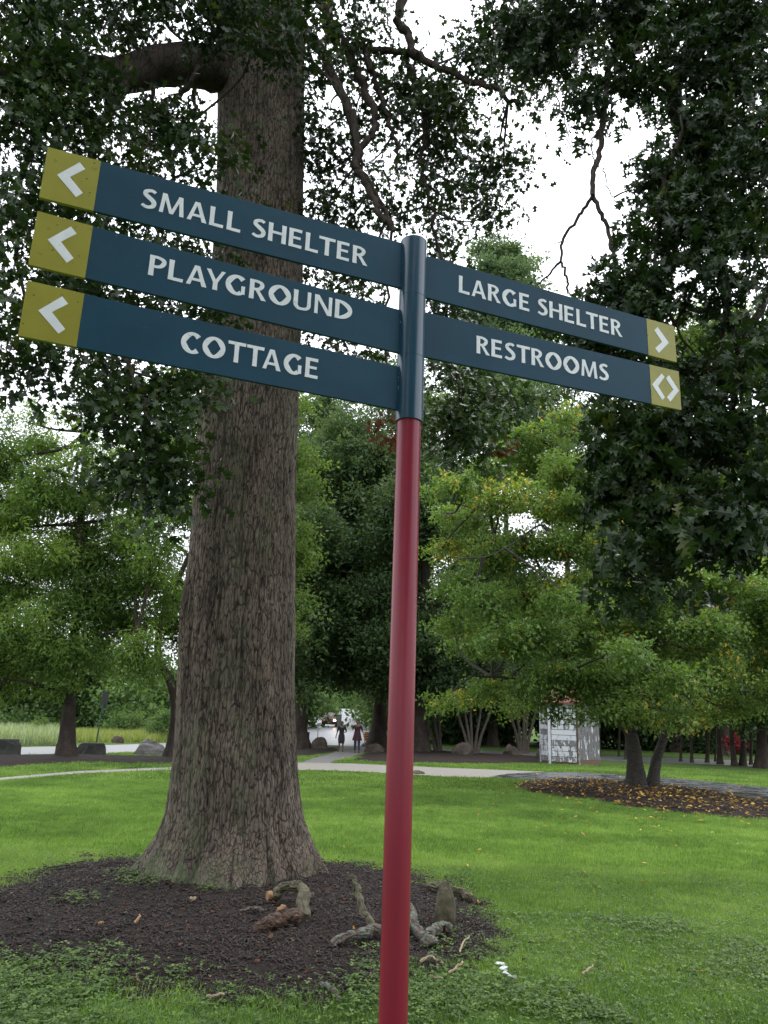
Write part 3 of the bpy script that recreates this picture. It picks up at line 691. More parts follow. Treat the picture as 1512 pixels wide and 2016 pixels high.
for a in (-1, 0, 1):
    for b_ in (-1, 0, 1):
        ci, cj = np.mod(iu + a, nper), iv + b_
        px_ = iu + a + .5 + .36 * (hash2(ci, cj, 3) * 2 - 1); py_ = cj + .5 + .48 * (hash2(ci, cj, 4) * 2 - 1)
        d = np.hypot((U_ - px_), (V_ - py_) * .8)
        s_ = d < F1; s2 = (~s_) & (d < F2)
        X2 = np.where(s_, X1, np.where(s2, px_, X2)); Y2 = np.where(s_, Y1, np.where(s2, py_, Y2)); F2 = np.where(s_, F1, np.minimum(F2, d))
        X1 = np.where(s_, px_, X1); Y1 = np.where(s_, py_, Y1); cell = np.where(s_, hash2(ci, cj, 5), cell); F1 = np.minimum(F1, d)
vert = np.clip((np.abs(X1 - X2) / (np.abs(X1 - X2) + .8 * np.abs(Y1 - Y2) + 1e-6) - .35) * 3.2, .55, 1)
wn = fbm(TT * 5, ZZ * 1.5, 77)
crack = np.clip(1.25 - (F2 - F1) / (.03 + .16 * wn), 0, 1) * vert * .8
crack = np.maximum(crack, np.clip(1.3 - np.abs(fbm(TT * 7 + .3 * fbm(TT * 9, ZZ * 4, 6), ZZ * .5, 144, 3) - .45) / .012, 0, 1) * 1.0)
fis = np.abs(fbm(TT * 14 + .5 * fbm(TT * 4, ZZ * 3, 5), ZZ * .9, 44, 3) - .44); crack = np.maximum(crack, np.clip(1.2 - fis / .010, 0, 1))
rid = fbm(TT * 14, ZZ * .9, 8); deep = np.clip((fbm(TT * 9 + 2, ZZ * .7, 14) - .62) * 6, 0, 1)
disp = -.012 * crack * (.5 + rid) + .0035 * (cell - .5) + .006 * (fbm(TT * 40, ZZ * 5, 90) - .5) + .05 * (fbm(TT * 3, ZZ * .8, 7) - .47) - .02 * deep
disp += low * (.06 * np.abs(np.sin(TT * 11 + 2.5 * fbm(TT * 2, ZZ * 2, 9))) - .04)
# blunt knobs and a long scar on the left
for (t0, z0, sa, sz, am) in ((4.25, 5.4, .10, .22, .035), (4.9, 6.2, .05, .12, -.05), (4.45, 3.9, .05, .09, -.045), (4.62, 2.35, .04, .05, -.05), (4.95, 4.3, .03, .14, -.05), (5.05, 4.45, .025, .12, -.05), (3.75, 2.6, .09, .55, .07), (3.95, 2.4, .03, .6, -.05), (4.3, 1.6, .05, .3, .03)):
    disp += am * np.exp(-((TT - t0) / sa) ** 2 - ((ZZ - z0) / sz) ** 2)
R_ = R_ + disp * np.interp(ZZ, [0, 9, 14], [1.15, 1, .6])
Xc = np.interp(ZZ, zr, xr)
V = np.stack([Xc + R_ * np.cos(TT), OD + R_ * np.sin(TT), ZZ], -1).reshape(-1, 3)
i = np.arange(len(Z) - 1)[:, None] * NT; j = np.arange(NT)[None]
F = np.stack([i + j, i + (j + 1) % NT, i + NT + (j + 1) % NT, i + NT + j], -1).reshape(-1, 4)
moss = np.clip(1 - ZZ / .35, 0, 1) * np.clip(np.cos(TT - 4.1), 0, 1) * .7 + .25 * np.clip((fbm(TT * 3, ZZ * .8, 21) - .5) * 4, 0, 1)
obj('trunk', V, F, M['oak_bark'], TO, smooth=True, attrs={'crack': np.clip(crack.ravel() * 1.0, 0, 1), 'moss': moss.ravel()})
def pxpath(pts, D0, D1=None):
    D1 = D0 if D1 is None else D1; n = len(pts)
    return [at(p[0], p[1], (D0 + (D1 - D0) * i / max(n - 1, 1)) if len(p) < 3 else p[2]) for i, p in enumerate(pts)]
limbs = []                                              # (path px, D0, D1, r0px, r1px)
def limb(mb, pts, D0, D1, r0, r1, n=9, k=6, jit=.06, wob=.0):
    P = curve(pxpath(pts, D0, D1), k); dep = (P - CAM) @ fwd
    P[1:-1] += RNG.normal(size=(len(P) - 2, 3)) * wob
    R = np.linspace(r0, r1, len(P)) * dep / FPX
    V, F = tube(P, R, n, True, jit); mb.add(V, F); return P
lm = MB(); att = []
att.append(limb(lm, [(500, 165), (420, 135), (330, 128), (225, 150), (120, 135), (20, 160), (-120, 120)], 8.7, 6.2, 46, 22, 14, jit=.05))
for pts, d0, d1, r0, r1 in [
    ([(590, 40), (640, 120), (675, 190), (700, 260), (703, 330), (725, 370), (745, 420), (775, 455)], 8.7, 7.6, 11, 5),
    ([(600, -60), (650, 40), (690, 110), (715, 170), (735, 220), (732, 270), (708, 295), (712, 330), (745, 390), (770, 440)], 8.7, 8.2, 10, 4),
    ([(640, 50), (680, 90), (740, 100), (800, 104), (850, 130)], 8.7, 8.5, 9, 5),
    ([(720, 100), (735, 150), (750, 190), (765, 240), (785, 290), (780, 330)], 8.5, 8.6, 7, 3),
    ([(800, 104), (825, 200), (838, 250), (835, 330), (850, 420), (860, 480)], 8.6, 8.8, 6, 3),
    ([(700, -250), (800, -60), (783, 30), (800, 70), (828, 112), (870, 135), (920, 158), (968, 172), (1020, 205)], 8.7, 8.0, 11, 4),
    ([(380, 150), (388, 100), (382, 150), (350, 190), (310, 215), (270, 215)], 8.2, 7.4, 8, 4),
    ([(560, -100), (300, -260), (60, -300)], 8.7, 6.0, 30, 12),
    ([(560, -100), (800, -350), (1100, -400)], 8.7, 8.0, 30, 12),
    ([(520, -100), (560, -500), (600, -900)], 8.7, 8.5, 40, 16),
    ([(385, 170), (375, 250), (340, 330), (330, 420)], 8.0, 7.2, 4, 2), ([(300, 150), (300, 260), (270, 330), (280, 420)], 7.8, 7.0, 5, 2),
    ([(250, 150), (180, 300), (150, 450), (190, 600), (250, 720), (300, 860)], 7.3, 6.4, 9, 3),
    ([(100, 140), (60, 300), (30, 450), (60, 640)], 6.7, 6.0, 8, 3),
    ([(860, 480), (880, 620), (900, 740), (910, 850)], 8.8, 8.6, 4, 2), ([(772, 450), (765, 560), (760, 700), (765, 820)], 7.8, 8.0, 3, 2)]:
    att.append(limb(lm, pts, d0, d1, r0, r1, 9 if r0 > 8 else 6, jit=.07, wob=.02))
lm.build('limbs', M['bark'], TO, smooth=True)
oak_blobs = []
for (x, y, r, d, *wg) in [
    (40, 30, 80, 6.4), (130, 50, 80, 6.8), (230, 30, 80, 7.2), (310, 10, 60, 7.6), (350, -10, 50, 7.6), (440, 20, 60, 7.0), (530, 10, 60, 7.2), (600, 10, 50, 7.4), (400, 60, 40, 7.0, .8), (500, 60, 40, 6.9, .8), (570, 70, 40, 7.0), (450, 30, 60, 8.0),
    (40, 130, 90, 6.2), (130, 160, 90, 6.5), (60, 250, 90, 6.2), (160, 250, 70, 6.6), (210, 210, 50, 6.8), (20, 350, 70, 6.0), (120, 330, 70, 6.3), (200, 320, 50, 6.8), (20, 470, 60, 6.0), (110, 440, 80, 6.5), (40, 560, 50, 6.2), (20, 690, 45, 6.1), (70, 720, 40, 6.3), (40, 620, 40, 6.0, .7),
    (250, 100, 50, 7.8, .7), (270, 220, 50, 7.6, .45), (340, 260, 50, 7.8, .4), (300, 330, 40, 7.4, .5), (400, 330, 38, 7.2, 1.1), (420, 290, 25, 7.2, .9), (360, 240, 30, 7.5, .5), (230, 400, 60, 7.2), (330, 440, 60, 7.4, .8), (390, 500, 40, 7.3), (200, 520, 60, 7.0), (300, 540, 60, 7.2), (250, 610, 50, 6.9), (420, 620, 30, 7.0), (340, 600, 40, 7.1), (130, 600, 50, 6.6), (180, 690, 50, 6.8), (150, 560, 50, 6.6),
    (230, 760, 45, 6.7), (310, 790, 50, 6.7), (370, 760, 32, 6.9, .6), (210, 850, 50, 6.6), (290, 870, 60, 6.6), (350, 880, 45, 6.8), (250, 940, 40, 6.6), (330, 960, 38, 6.7), (290, 1000, 22, 6.6, .8), (170, 790, 30, 6.6, .7),
    (640, 70, 50, 8.6), (710, 40, 50, 8.6), (760, 110, 45, 8.8), (690, 130, 40, 8.6, .7), (650, 210, 45, 8.6, .6), (620, 270, 30, 8.6, .6), (700, 230, 40, 8.9, .5), (780, 180, 40, 8.8, .6), (820, 160, 35, 8.8, .8), (780, 250, 50, 8.9, .7), (850, 220, 45, 9.0, .9), (640, 340, 45, 8.8, .6), (720, 330, 45, 9.0, .6), (800, 330, 60, 9.2, .8), (870, 300, 55, 9.2), (930, 280, 50, 9.2), (985, 300, 45, 9.0), (1000, 350, 40, 9.0), (950, 370, 55, 9.2), (880, 400, 60, 9.2), (820, 420, 50, 9.2), (960, 430, 40, 9.1), (760, 430, 45, 9.0, .8), (690, 430, 45, 9.0, .6), (640, 420, 35, 8.8, .6), (880, 480, 45, 9.2), (620, 160, 35, 8.6, .6),
    (700, 560, 50, 9.2, .9), (640, 620, 40, 9.0), (720, 640, 50, 9.0), (880, 620, 50, 8.8, .9), (620, 700, 40, 9.0, .8), (700, 720, 40, 9.0, .7), (900, 760, 60, 8.8), (940, 820, 50, 8.8), (880, 850, 45, 8.8), (860, 740, 40, 8.8), (930, 880, 28, 8.8, .8), (980, 780, 30, 8.8, .5), (600, 520, 30, 9, .6),
    (940, 120, 35, 8.2, .7), (980, 130, 50, 8.2), (1000, 200, 50, 8.1), (960, 60, 45, 8.3), (1010, 30, 50, 8.2), (870, 190, 30, 8.4, .5), (910, 200, 35, 8.3, .8)]:
    oak_blobs.append((x, y, r, d, (wg or [1])[0] * (1.45 if x < 260 else 1.1)))
OB = bl(oak_blobs)
for (x, y, r, d) in [(-150, -150, 200, 6), (100, -250, 220, 7), (400, -250, 220, 7.5), (700, -200, 160, 9), (300, -600, 350, 8), (900, -400, 250, 9), (600, -900, 400, 10), (-250, 200, 200, 6), (0, -900, 400, 8)]:
    OB += bl([(x, y, r, d, .55)])  # unseen crown outside the frame, put in to shade the upper trunk
_, tmb = crown('crown', OB, .62, .17, .098, 'star', M['oak_leaf'], TO, np.vstack([a[len(a) // 4:] for a in att]), .35, .9, .75, .006, 1.15, mult=9.)
props(tmb.build('twigs', M['twig'], TO), kind='stuff')
# a tuft of dead brown leaves hanging behind the sign sleeve
for spot in ([(765, 830, 16, 8.2), (765, 862, 13, 8.2)], [(990, 880, 10, 8.6)]):
    C, fr, S, tt, _ = grow(bl(spot), 1.4, .07, .09, 'star', None, .2, 1.6, 1.2, 0, 1.2)
    V, F, A = leafmesh(C, fr, S, tt, 'star'); props(obj('dead_leaves', V, F, M['dead_leaf'], TO, attrs={'tint': A}), kind='stuff')

# ------------------------------------------------------------------ the overhanging oak on the right (its trunk stands right of the frame)
RB = np.array([6.6, 7.6, 0.])
TR = thing('oak_tree', RB, 'oak whose dark large-leaved boughs hang down over the right ends of the sign boards', 'tree')
P, R, (V, F) = fractal_trunk(RB, None or RB + [0, 0, 12], .42, .2, path=[RB, RB + [-.1, 0, 3], RB + [-.2, -.3, 7], RB + [0, -.2, 12]], sides=20)
mb = MB().add(V, F); mb.build('trunk', M['bark'], TR, smooth=True)
lm = MB(); att = [P[8:]]
for pts, d0, d1, r0, r1 in [
    ([(1900, 300), (1620, 60), (1420, 60), (1330, 160), (1345, 260), (1400, 420), (1430, 600)], 6.6, 5.2, 26, 8),
    ([(1900, 200), (1500, -60), (1300, -40), (1180, 30), (1080, 70)], 6.6, 5.8, 20, 6),
    ([(1280, -40), (1215, 80), (1196, 160), (1190, 220), (1182, 300), (1168, 345), (1167, 386)], 5.9, 5.4, 6.5, 5),
    ([(1167, 386), (1140, 425), (1110, 470), (1104, 515)], 5.4, 5.4, 3.6, 2.4), ([(1104, 515), (1085, 535), (1058, 560)], 5.4, 5.4, 2.6, 1.6), ([(1104, 515), (1115, 545), (1118, 575), (1128, 582)], 5.4, 5.4, 2.6, 2),
    ([(1167, 386), (1188, 430), (1203, 480), (1212, 530), (1208, 560), (1225, 600)], 5.4, 5.3, 4.6, 2.6), ([(1206, 520), (1235, 570), (1270, 610)], 5.3, 5.2, 3.5, 2),
    ([(1185, 250), (1166, 280), (1170, 315), (1180, 330)], 5.5, 5.5, 1.6, 1), ([(1095, 190), (1112, 240), (1123, 292)], 5.8, 5.8, 1.5, .8), ([(1188, 330), (1197, 370), (1215, 400)], 5.5, 5.5, 1.3, .8), ([(1110, 470), (1090, 482)], 5.4, 5.4, 1.5, .8),
    ([(1430, 600), (1400, 760), (1330, 900), (1290, 1040), (1290, 1120)], 5.2, 4.9, 6, 2), ([(1345, 260), (1310, 340), (1300, 430), (1290, 520), (1330, 640), (1370, 700)], 5.3, 5.1, 5, 2),
    ([(1430, 600), (1460, 760), (1440, 940), (1420, 1080)], 5.2, 4.8, 5, 2), ([(1370, 560), (1270, 760), (1245, 900), (1240, 1000)], 5.2, 5.0, 3.5, 1.5), ([(1900, 500), (1600, 500), (1480, 640), (1440, 800)], 6, 5, 14, 5)]:
    att.append(limb(lm, pts, d0, d1, r0, r1, 8, jit=.06, wob=.006))
lm.build('limbs', M['bark'], TR, smooth=True)
rbl = [(1150, 668, 14, 5.9, .7), (1205, 690, 15, 5.7), (1255, 700, 20, 5.6), (1060, 50, 70, 6.0), (1140, 60, 70, 5.9), (1110, 125, 50, 5.9), (1175, 150, 45, 5.7), (1050, 120, 45, 6.0, .8), (1230, 60, 70, 5.8), (1250, 150, 50, 5.6, .8), (1310, 40, 70, 5.7), (1320, 150, 60, 5.5), (1400, 60, 80, 5.6), (1400, 180, 70, 5.4), (1480, 60, 80, 5.4), (1490, 180, 80, 5.3), (1150, 215, 20, 5.6, .6), (1030, 60, 40, 6.2),
    (1345, 240, 52, 5.4), (1420, 290, 80, 5.3), (1500, 300, 80, 5.1), (1365, 330, 55, 5.3), (1320, 350, 35, 5.4, .8), (1430, 400, 80, 5.2), (1500, 440, 80, 5.0), (1345, 420, 52, 5.2), (1300, 440, 26, 5.3, .7), (1370, 500, 70, 5.2), (1460, 540, 80, 5.0), (1320, 490, 28, 5.3, .8), (1262, 372, 16, 5.5, .4),
    (1420, 620, 60, 5.1), (1500, 650, 70, 4.9), (1480, 740, 70, 4.9), (1400, 720, 60, 5.0), (1180, 580, 18, 5.3), (1235, 565, 22, 5.2), (1280, 590, 24, 5.2), (1245, 610, 18, 5.2),
    (1310, 800, 50, 5.1), (1295, 850, 42, 5.0), (1380, 820, 60, 5.0), (1460, 830, 70, 4.9), (1510, 880, 60, 4.8), (1320, 890, 60, 5.0), (1262, 920, 34, 5.0), (1400, 910, 55, 4.9), (1225, 950, 20, 5.1, .7), (1280, 980, 50, 4.9), (1330, 960, 40, 4.9, .8), (1470, 940, 55, 4.8), (1270, 1060, 40, 4.9), (1300, 1100, 34, 4.9), (1280, 1140, 20, 4.9, .8), (1420, 1010, 30, 4.8, .7), (1420, 1060, 36, 4.8, .9), (1470, 1050, 30, 4.7, .7), (1255, 850, 26, 5.1), (1500, 960, 40, 4.7), (1245, 815, 16, 5.1, .5), (1210, 910, 10, 5.1, .5)]
RBL = bl([tuple(r) for r in rbl])
for (x, y, r, d) in [(1700, 0, 220, 5.5), (1750, 400, 220, 5), (1700, 750, 150, 5), (1300, -250, 220, 6), (1650, -300, 250, 6), (1400, -700, 350, 7)]: RBL += bl([(x, y, r, d, .5)])
C, fr, S, tt, tmb = grow(RBL, .85, .13, .105, 'oak', np.vstack(att), .15, 1.1, .9, .004, .25)
props(tmb.build('twigs', M['twig'], TR), kind='stuff')
_, tmb = crown('crown', RBL, .85, .13, .108, 'oak', M['oak_leaf'], TR, None, .15, 1.1, .9, 0, .95, mult=5.2)
v_ = C - CAM; dep = v_ @ fwd; pxx = 756 + FPX * (v_ @ RT) / dep; pyy = 1008 - FPX * (v_ @ UP) / dep
inview = (pxx > 0) & (pxx < 1512) & (pyy > 0) & (pyy < 2016)
rank = np.argsort(np.where(inview, dep - S * 6, 99)); nearI = rank[:300]; rest = rank[300:]
tv, tf = template('oak')
LM = [mesh('leaf', tv * [1, k, 1] + np.stack([tv[:, 0] * 0, tv[:, 0] * 0, b_ * tv[:, 0] ** 2], 1), tf, M['oak_leaf'], False, {'tint': np.full(len(tv), q)}) for q, k, b_ in ((.2, 1, -.1), (.45, .9, .05), (.6, 1.1, -.25), (.8, .95, 0))]
for q, i_ in enumerate(nearI):
    o = bpy.data.objects.new('leaf', LM[q % 4]); COL.objects.link(o); o.parent = TR
    a, b_, n_ = (f_[i_] for f_ in fr); s_ = S[i_]; p_ = C[i_] - RB
    o.matrix_local = Matrix([[a[0] * s_, b_[0] * s_, n_[0] * s_, p_[0]], [a[1] * s_, b_[1] * s_, n_[1] * s_, p_[1]], [a[2] * s_, b_[2] * s_, n_[2] * s_, p_[2]], [0, 0, 0, 1]])
# ------------------------------------------------------------------ other trees
def cover(rows, D, spread=1.0, wgt=1.0):
    return bl([(r[0], r[1], r[2], D + RNG.uniform(-spread, spread), (r[3] if len(r) > 3 else 1) * wgt) for r in rows])
def trunkpath(pts, D, D1=None):
    g = ground(pts[0][0], pts[0][1]); d = g[1] if D is None else D
    P = pxpath(pts, d, D1 if D1 else d); P[0] = np.array([P[0][0], P[0][1], gz(0, P[0][1])]); return P, d
def jrows(x0, x1, y0, y1, n, r, inside=None):
    o_ = []
    while len(o_) < n:
        x, y = RNG.uniform(x0, x1), RNG.uniform(y0, y1)
        if inside is None or inside(x, y): o_.append((x, y, r * RNG.uniform(.7, 1.25)))
    return o_
# cherry
P1, DC = trunkpath([(1252, 1556), (1250, 1500), (1240, 1440), (1205, 1350), (1185, 1240), (1170, 1100), (1160, 950)], None, None)
P2, _ = trunkpath([(1283, 1554), (1292, 1500), (1308, 1450), (1335, 1380), (1390, 1260), (1430, 1150)], DC, DC + 1)
P3 = pxpath([(1240, 1440), (1150, 1380), (1040, 1340), (930, 1330)], DC, DC - 2)
P4 = pxpath([(1225, 1400), (1265, 1300), (1290, 1200), (1300, 1100)], DC, DC - 1)
P5 = pxpath([(1180, 1080), (1090, 1045), (1060, 1035), (1010, 1070), (960, 1095), (900, 1100)], DC - 1, DC - 3)
P6 = pxpath([(1175, 1100), (1130, 1020), (1060, 1000), (980, 1010), (890, 990)], DC - .5, DC - 2)
px1 = mpp(DC)
cb = cover([(900, 960, 45, .8), (870, 1010, 35, .6), (960, 930, 50, .8), (1010, 890, 50, .8), (1070, 870, 55, .8), (1120, 830, 40, .7), (1060, 930, 60), (1120, 930, 60), (1000, 980, 60), (930, 1020, 50), (870, 1080, 45, .7), (1080, 1000, 70), (1160, 990, 70), (1200, 920, 40, .7),
            (900, 1150, 50, .8), (960, 1100, 60), (1030, 1080, 60), (1110, 1080, 80), (1200, 1060, 60), (890, 1230, 45, .8), (960, 1180, 60), (1040, 1170, 80), (1130, 1170, 80), (1220, 1150, 80), (1310, 1180, 70), (1400, 1150, 70), (1480, 1130, 60), (1540, 1180, 80),
            (930, 1270, 50), (1010, 1260, 70), (1100, 1260, 80), (1200, 1250, 80), (1300, 1260, 80), (1400, 1240, 80), (1490, 1230, 70), (1560, 1290, 80), (870, 1385, 26, .7), (920, 1370, 35, .9), (980, 1355, 40), (1050, 1345, 50), (1120, 1340, 55), (1200, 1330, 60), (1290, 1330, 60), (1380, 1330, 70), (1470, 1320, 60), (1560, 1370, 60),
            (1095, 1368, 30, 1.), (1150, 1368, 24, .7), (1190, 1375, 28, 1.2), (1090, 1402, 12, .7), (1150, 1405, 12, .7), (1290, 1395, 45), (1370, 1400, 45), (1440, 1395, 40), (1330, 1420, 30, .7), (1020, 1395, 26, .6), (1215, 1400, 34, 1.2)], DC - .5, 2.2) + cover([(1230, 1290, 55, .7), (1270, 1365, 40, .9), (1330, 1340, 50, .7), (1230, 1405, 22, .8), (1290, 1420, 24, .9), (1345, 1405, 30, .8), (1400, 1300, 60, .6), (1130, 1180, 60, .6), (1060, 1240, 55, .6), (980, 1220, 50, .6)], DC - 2.8, 1.2)
tree('cherry_tree', 'broad cherry tree with yellowing leaves and forked trunk in a bed of fallen leaves', ground(1262, 1556), 'tree',
     [(P1, 16 * px1, 3.5 * px1), (P2, 11 * px1, 3.5 * px1), (P3, 4.5 * px1, 1.8 * px1), (P4, 6 * px1, 2 * px1), (P5, 2.6 * px1, 1 * px1), (P6, 2.4 * px1, .9 * px1)], cb, M['cherry_leaf'], M['smooth_bark'], .115, 'rhomb', 1.0, .23, .9, .5, .38, tw=.012, twig_n=2.2)
# left conifer-like tree
P1, D4 = trunkpath([(130, 1492), (134, 1420), (141, 1350), (150, 1200), (160, 1000), (170, 850)], None)
P2 = pxpath([(138, 1375), (95, 1355), (40, 1340), (-20, 1330)], D4, D4 - 1.5); P3 = pxpath([(140, 1300), (100, 1270), (30, 1260)], D4, D4 + 1); P4 = pxpath([(145, 1290), (200, 1250), (270, 1240)], D4, D4 - 1)
p4 = mpp(D4)
rows = [(-60, 1000, 80), (0, 900, 60, .8), (60, 960, 60), (30, 1040, 70), (100, 880, 55, .8), (150, 820, 40, .7), (180, 900, 50), (130, 970, 70), (210, 980, 60), (160, 1060, 80), (250, 1060, 60, .8), (60, 1130, 80), (-40, 1150, 80), (0, 1230, 70), (90, 1220, 80), (180, 1160, 80), (260, 1150, 60, .8), (230, 1240, 70), (150, 1300, 60), (60, 1300, 60), (-20, 1310, 60), (270, 1310, 40), (290, 1270, 40, .8), (300, 1200, 40, .6), (0, 1360, 35, .6), (-80, 1280, 80), (110, 1340, 30, .6), (50, 830, 40, .7), (270, 900, 55, .8), (300, 1060, 60), (220, 1120, 70), (300, 1140, 60, .8), (100, 1080, 70), (20, 980, 70), (200, 1200, 60), (290, 1000, 50, .8), (-20, 900, 60)]
tree('conifer_tree', 'feathery light green tree at left, single straight trunk rising from the dark mulch strip', ground(130, 1492), 'tree',
     [(P1, 15 * p4, 4 * p4), (P2, 5 * p4, 1.5 * p4), (P3, 4 * p4, 1.5 * p4), (P4, 4 * p4, 1.5 * p4)], cover(rows, D4, 1.6, .9), M['cypress_leaf'], M['bark'], .22, 'slim', 1.0, .31, .7, .7, .8, tw=.02, twig_n=2)
# bent dark trunk, bright crown passing behind the oak
P1, D5 = trunkpath([(338, 1492), (344, 1440), (345, 1380), (333, 1335), (312, 1295), (318, 1220), (360, 1120), (420, 1000)], None)
P2 = pxpath([(370, 1090), (330, 1060), (290, 1020), (240, 990)], D5, D5 + 1); p5 = mpp(D5)
rows = [(330, 760, 40, .8), (370, 800, 45), (400, 740, 40), (280, 790, 35, .6), (350, 870, 50), (400, 900, 60), (300, 930, 45, .7), (340, 1000, 45, .7), (400, 1020, 50), (450, 850, 70), (520, 800, 70), (560, 900, 60), (595, 960, 30), (590, 1050, 30), (560, 1100, 60), (590, 1180, 28), (600, 1100, 22, .7), (330, 1120, 40, .6), (370, 1180, 50, .9), (330, 1230, 40), (360, 1270, 40), (300, 1300, 30, .7), (480, 1000, 80), (560, 1230, 40), (450, 1150, 80), (370, 1330, 25)]
tree('bright_tree', 'bright green tree behind the big oak with a dark bent trunk', ground(338, 1492), 'tree', [(P1, 12 * p5, 4 * p5), (P2, 3.5 * p5, 1.5 * p5)], cover(rows, D5 + 1, 1.5), M['bright_leaf'], M['bark'], .16, 'rhomb', 1.0, .31, .8, .5, .5, tw=.02, twig_n=2)
def oval(cx, cy_, rx, ry): return lambda x, y: ((x - cx) / rx) ** 2 + ((y - cy_) / ry) ** 2 < 1
def big(name, label, trunk, D, ov, n, r, lm, kind='rhomb', size=.24, dens=1., bm='bark', r0=12, spread=3, group=None, extra=(), sig=.5, twn=2):
    P1, d = trunkpath(trunk, D); p = mpp(d)
    rows = jrows(ov[0] - ov[2], ov[0] + ov[2], ov[1] - ov[3], ov[1] + ov[3], n, r, oval(*ov)) + list(extra)
    return tree(name, label, np.array(P1[0]), 'tree', [(P1, r0 * p, r0 * p * .3)], cover(rows, d, spread, dens), M[lm], M[bm], size, kind, 1.0, sig, .8, .5, .6, tw=.035, twig_n=twn, group=group, sides=9)
big('dark_tree', 'dense dark green tree whose trunk stands just left of the red post beyond the path', [(742, 1472), (748, 1400), (750, 1300), (740, 1100), (730, 950)], None, (700, 1070, 130, 240), 34, 62, 'dark_leaf', size=.26, r0=15,
    extra=[(690, 1335, 26), (730, 1330, 32), (640, 1335, 26), (742, 1365, 12, .8), (600, 900, 40, .6), (640, 850, 40, .6), (700, 840, 40, .5), (750, 870, 40, .7)])
big('dark_tree', 'dark tree directly behind the right edge of the red post, thick trunk in shade', [(822, 1482), (828, 1400), (832, 1300), (838, 1100), (845, 900)], None, (830, 1130, 90, 260), 22, 62, 'dark_leaf', size=.26, r0=17, extra=[(880, 1330, 40), (800, 1350, 35), (900, 1250, 40), (900, 860, 40, .6), (850, 820, 40, .6)])
big('dark_tree', 'dark tree partly hidden by the right side of the big oak trunk', [(590, 1474), (590, 1420), (592, 1300), (600, 1100)], None, (600, 1160, 75, 170), 18, 55, 'dark_leaf', size=.26, r0=16, extra=[(580, 1370, 20), (640, 1320, 26)])
big('pale_tree', 'tall grey green tree rising above the LARGE SHELTER board', None or [(1000, 1480), (1000, 1300), (995, 900), (990, 600)], 66, (985, 680, 75, 200), 26, 42, 'grey_leaf', size=.36, r0=8, spread=3, sig=.6, extra=[(930, 640, 50), (1000, 600, 50), (1050, 640, 40), (985, 505, 26), (1015, 530, 24), (960, 530, 25), (1040, 560, 20), (900, 700, 50), (1020, 620, 40)])
big('loose_tree', 'loose airy tree with sky showing through it under the RESTROOMS board', [(1120, 1480), (1120, 1300), (1115, 1000), (1110, 850)], 58, (1080, 840, 170, 110), 26, 44, 'grey_leaf', size=.30, r0=8, dens=.65, sig=.6, extra=[(1000, 700, 60), (1080, 690, 50), (1140, 730, 40), (880, 960, 50), (860, 1060, 50), (930, 780, 50), (1190, 1000, 60), (1100, 1000, 60, .7)])
big('backdrop_tree', 'light green tree seen at the right edge below the yellow arrow ends', [(1430, 1495), (1430, 1300), (1420, 1000), (1410, 800)], 56, (1420, 880, 130, 240), 30, 60, 'bright_leaf', size=.32, r0=9, dens=.75, sig=.6, extra=[(1400, 660, 40, .7), (1450, 640, 40, .7)])
big('backdrop_tree', 'grey green tree behind the cherry crown on the right', [(1330, 1490), (1330, 1300), (1330, 1100)], 60, (1300, 1100, 150, 200), 26, 65, 'dark_leaf', size=.34, r0=9, sig=.6)
big('backdrop_tree', 'dark tree at the far right edge with a thick black trunk', [(1500, 1512), (1500, 1430), (1496, 1300), (1490, 1100)], None, (1500, 1250, 120, 160), 22, 60, 'dark_leaf', size=.26, r0=11, sig=.5)
big('backdrop_tree', 'dark tree filling the gap between the red post and the peeling shed', [(970, 1478), (972, 1400), (975, 1300), (970, 1150)], 58, (950, 1240, 130, 160), 30, 60, 'dark_leaf', size=.32, r0=9, sig=.6)
big('backdrop_tree', 'dark tree standing behind the shed roof', [(1160, 1486), (1160, 1400), (1150, 1200)], 60, (1160, 1300, 110, 120), 24, 55, 'dark_leaf', size=.32, r0=9, sig=.6)
big('backdrop_tree', 'blue green tree showing between the two dark trunks left of centre', [(800, 1420), (790, 1300), (780, 1000)], 120, (690, 960, 190, 240), 30, 60, 'grey_leaf', size=.62, r0=6, spread=8, sig=1.1, dens=.8)
# slim dark trunks in the wood at the right
for q, (x, yb, lean, r) in enumerate([(1418, 1505, -6, 5), (1446, 1508, -14, 5), (1462, 1508, 4, 6), (1392, 1502, 8, 3.5), (1362, 1502, -4, 3), (1478, 1506, 3, 3), (1340, 1500, 3, 2.5), (1232, 1496, 4, 3), (1180, 1490, -3, 3), (1218, 1490, 5, 2), (1408, 1500, 3, 2)]):
    P1, d = trunkpath([(x, yb), (x + lean * .4, yb - 60), (x + lean, yb - 190), (x + lean * 1.2, yb - 330)], None); p = mpp(d)
    words_ = ['leaning left, left of the red leaved bush', 'leaning over the red leaved bush', 'straight, right of the red leaved bush', 'leaning slightly right', 'thin and straight, in the middle of the gap', 'thin, close to the right edge', 'very thin, right of the cherry trunk', 'just behind the left cherry stem', 'slim, right beside the shed corner', 'very thin, between shed and cherry', 'very thin, beside a thicker one']
    tree('slim_tree', 'slim dark wood edge trunk ' + words_[q], np.array(P1[0]), 'tree', [(P1, r * p, r * p * .5)], cover([(x + lean, yb - 260, 40), (x + lean * 1.2, yb - 330, 45), (x + lean - 20, yb - 180, 22, .6), (x + lean + 20, yb - 200, 22, .6)], d, 2), M['dark_leaf'], M['bark'], .3, 'rhomb', .8, .5, .8, .5, .6, 'slim trees at the wood edge', .02, twig_n=2, sides=7)
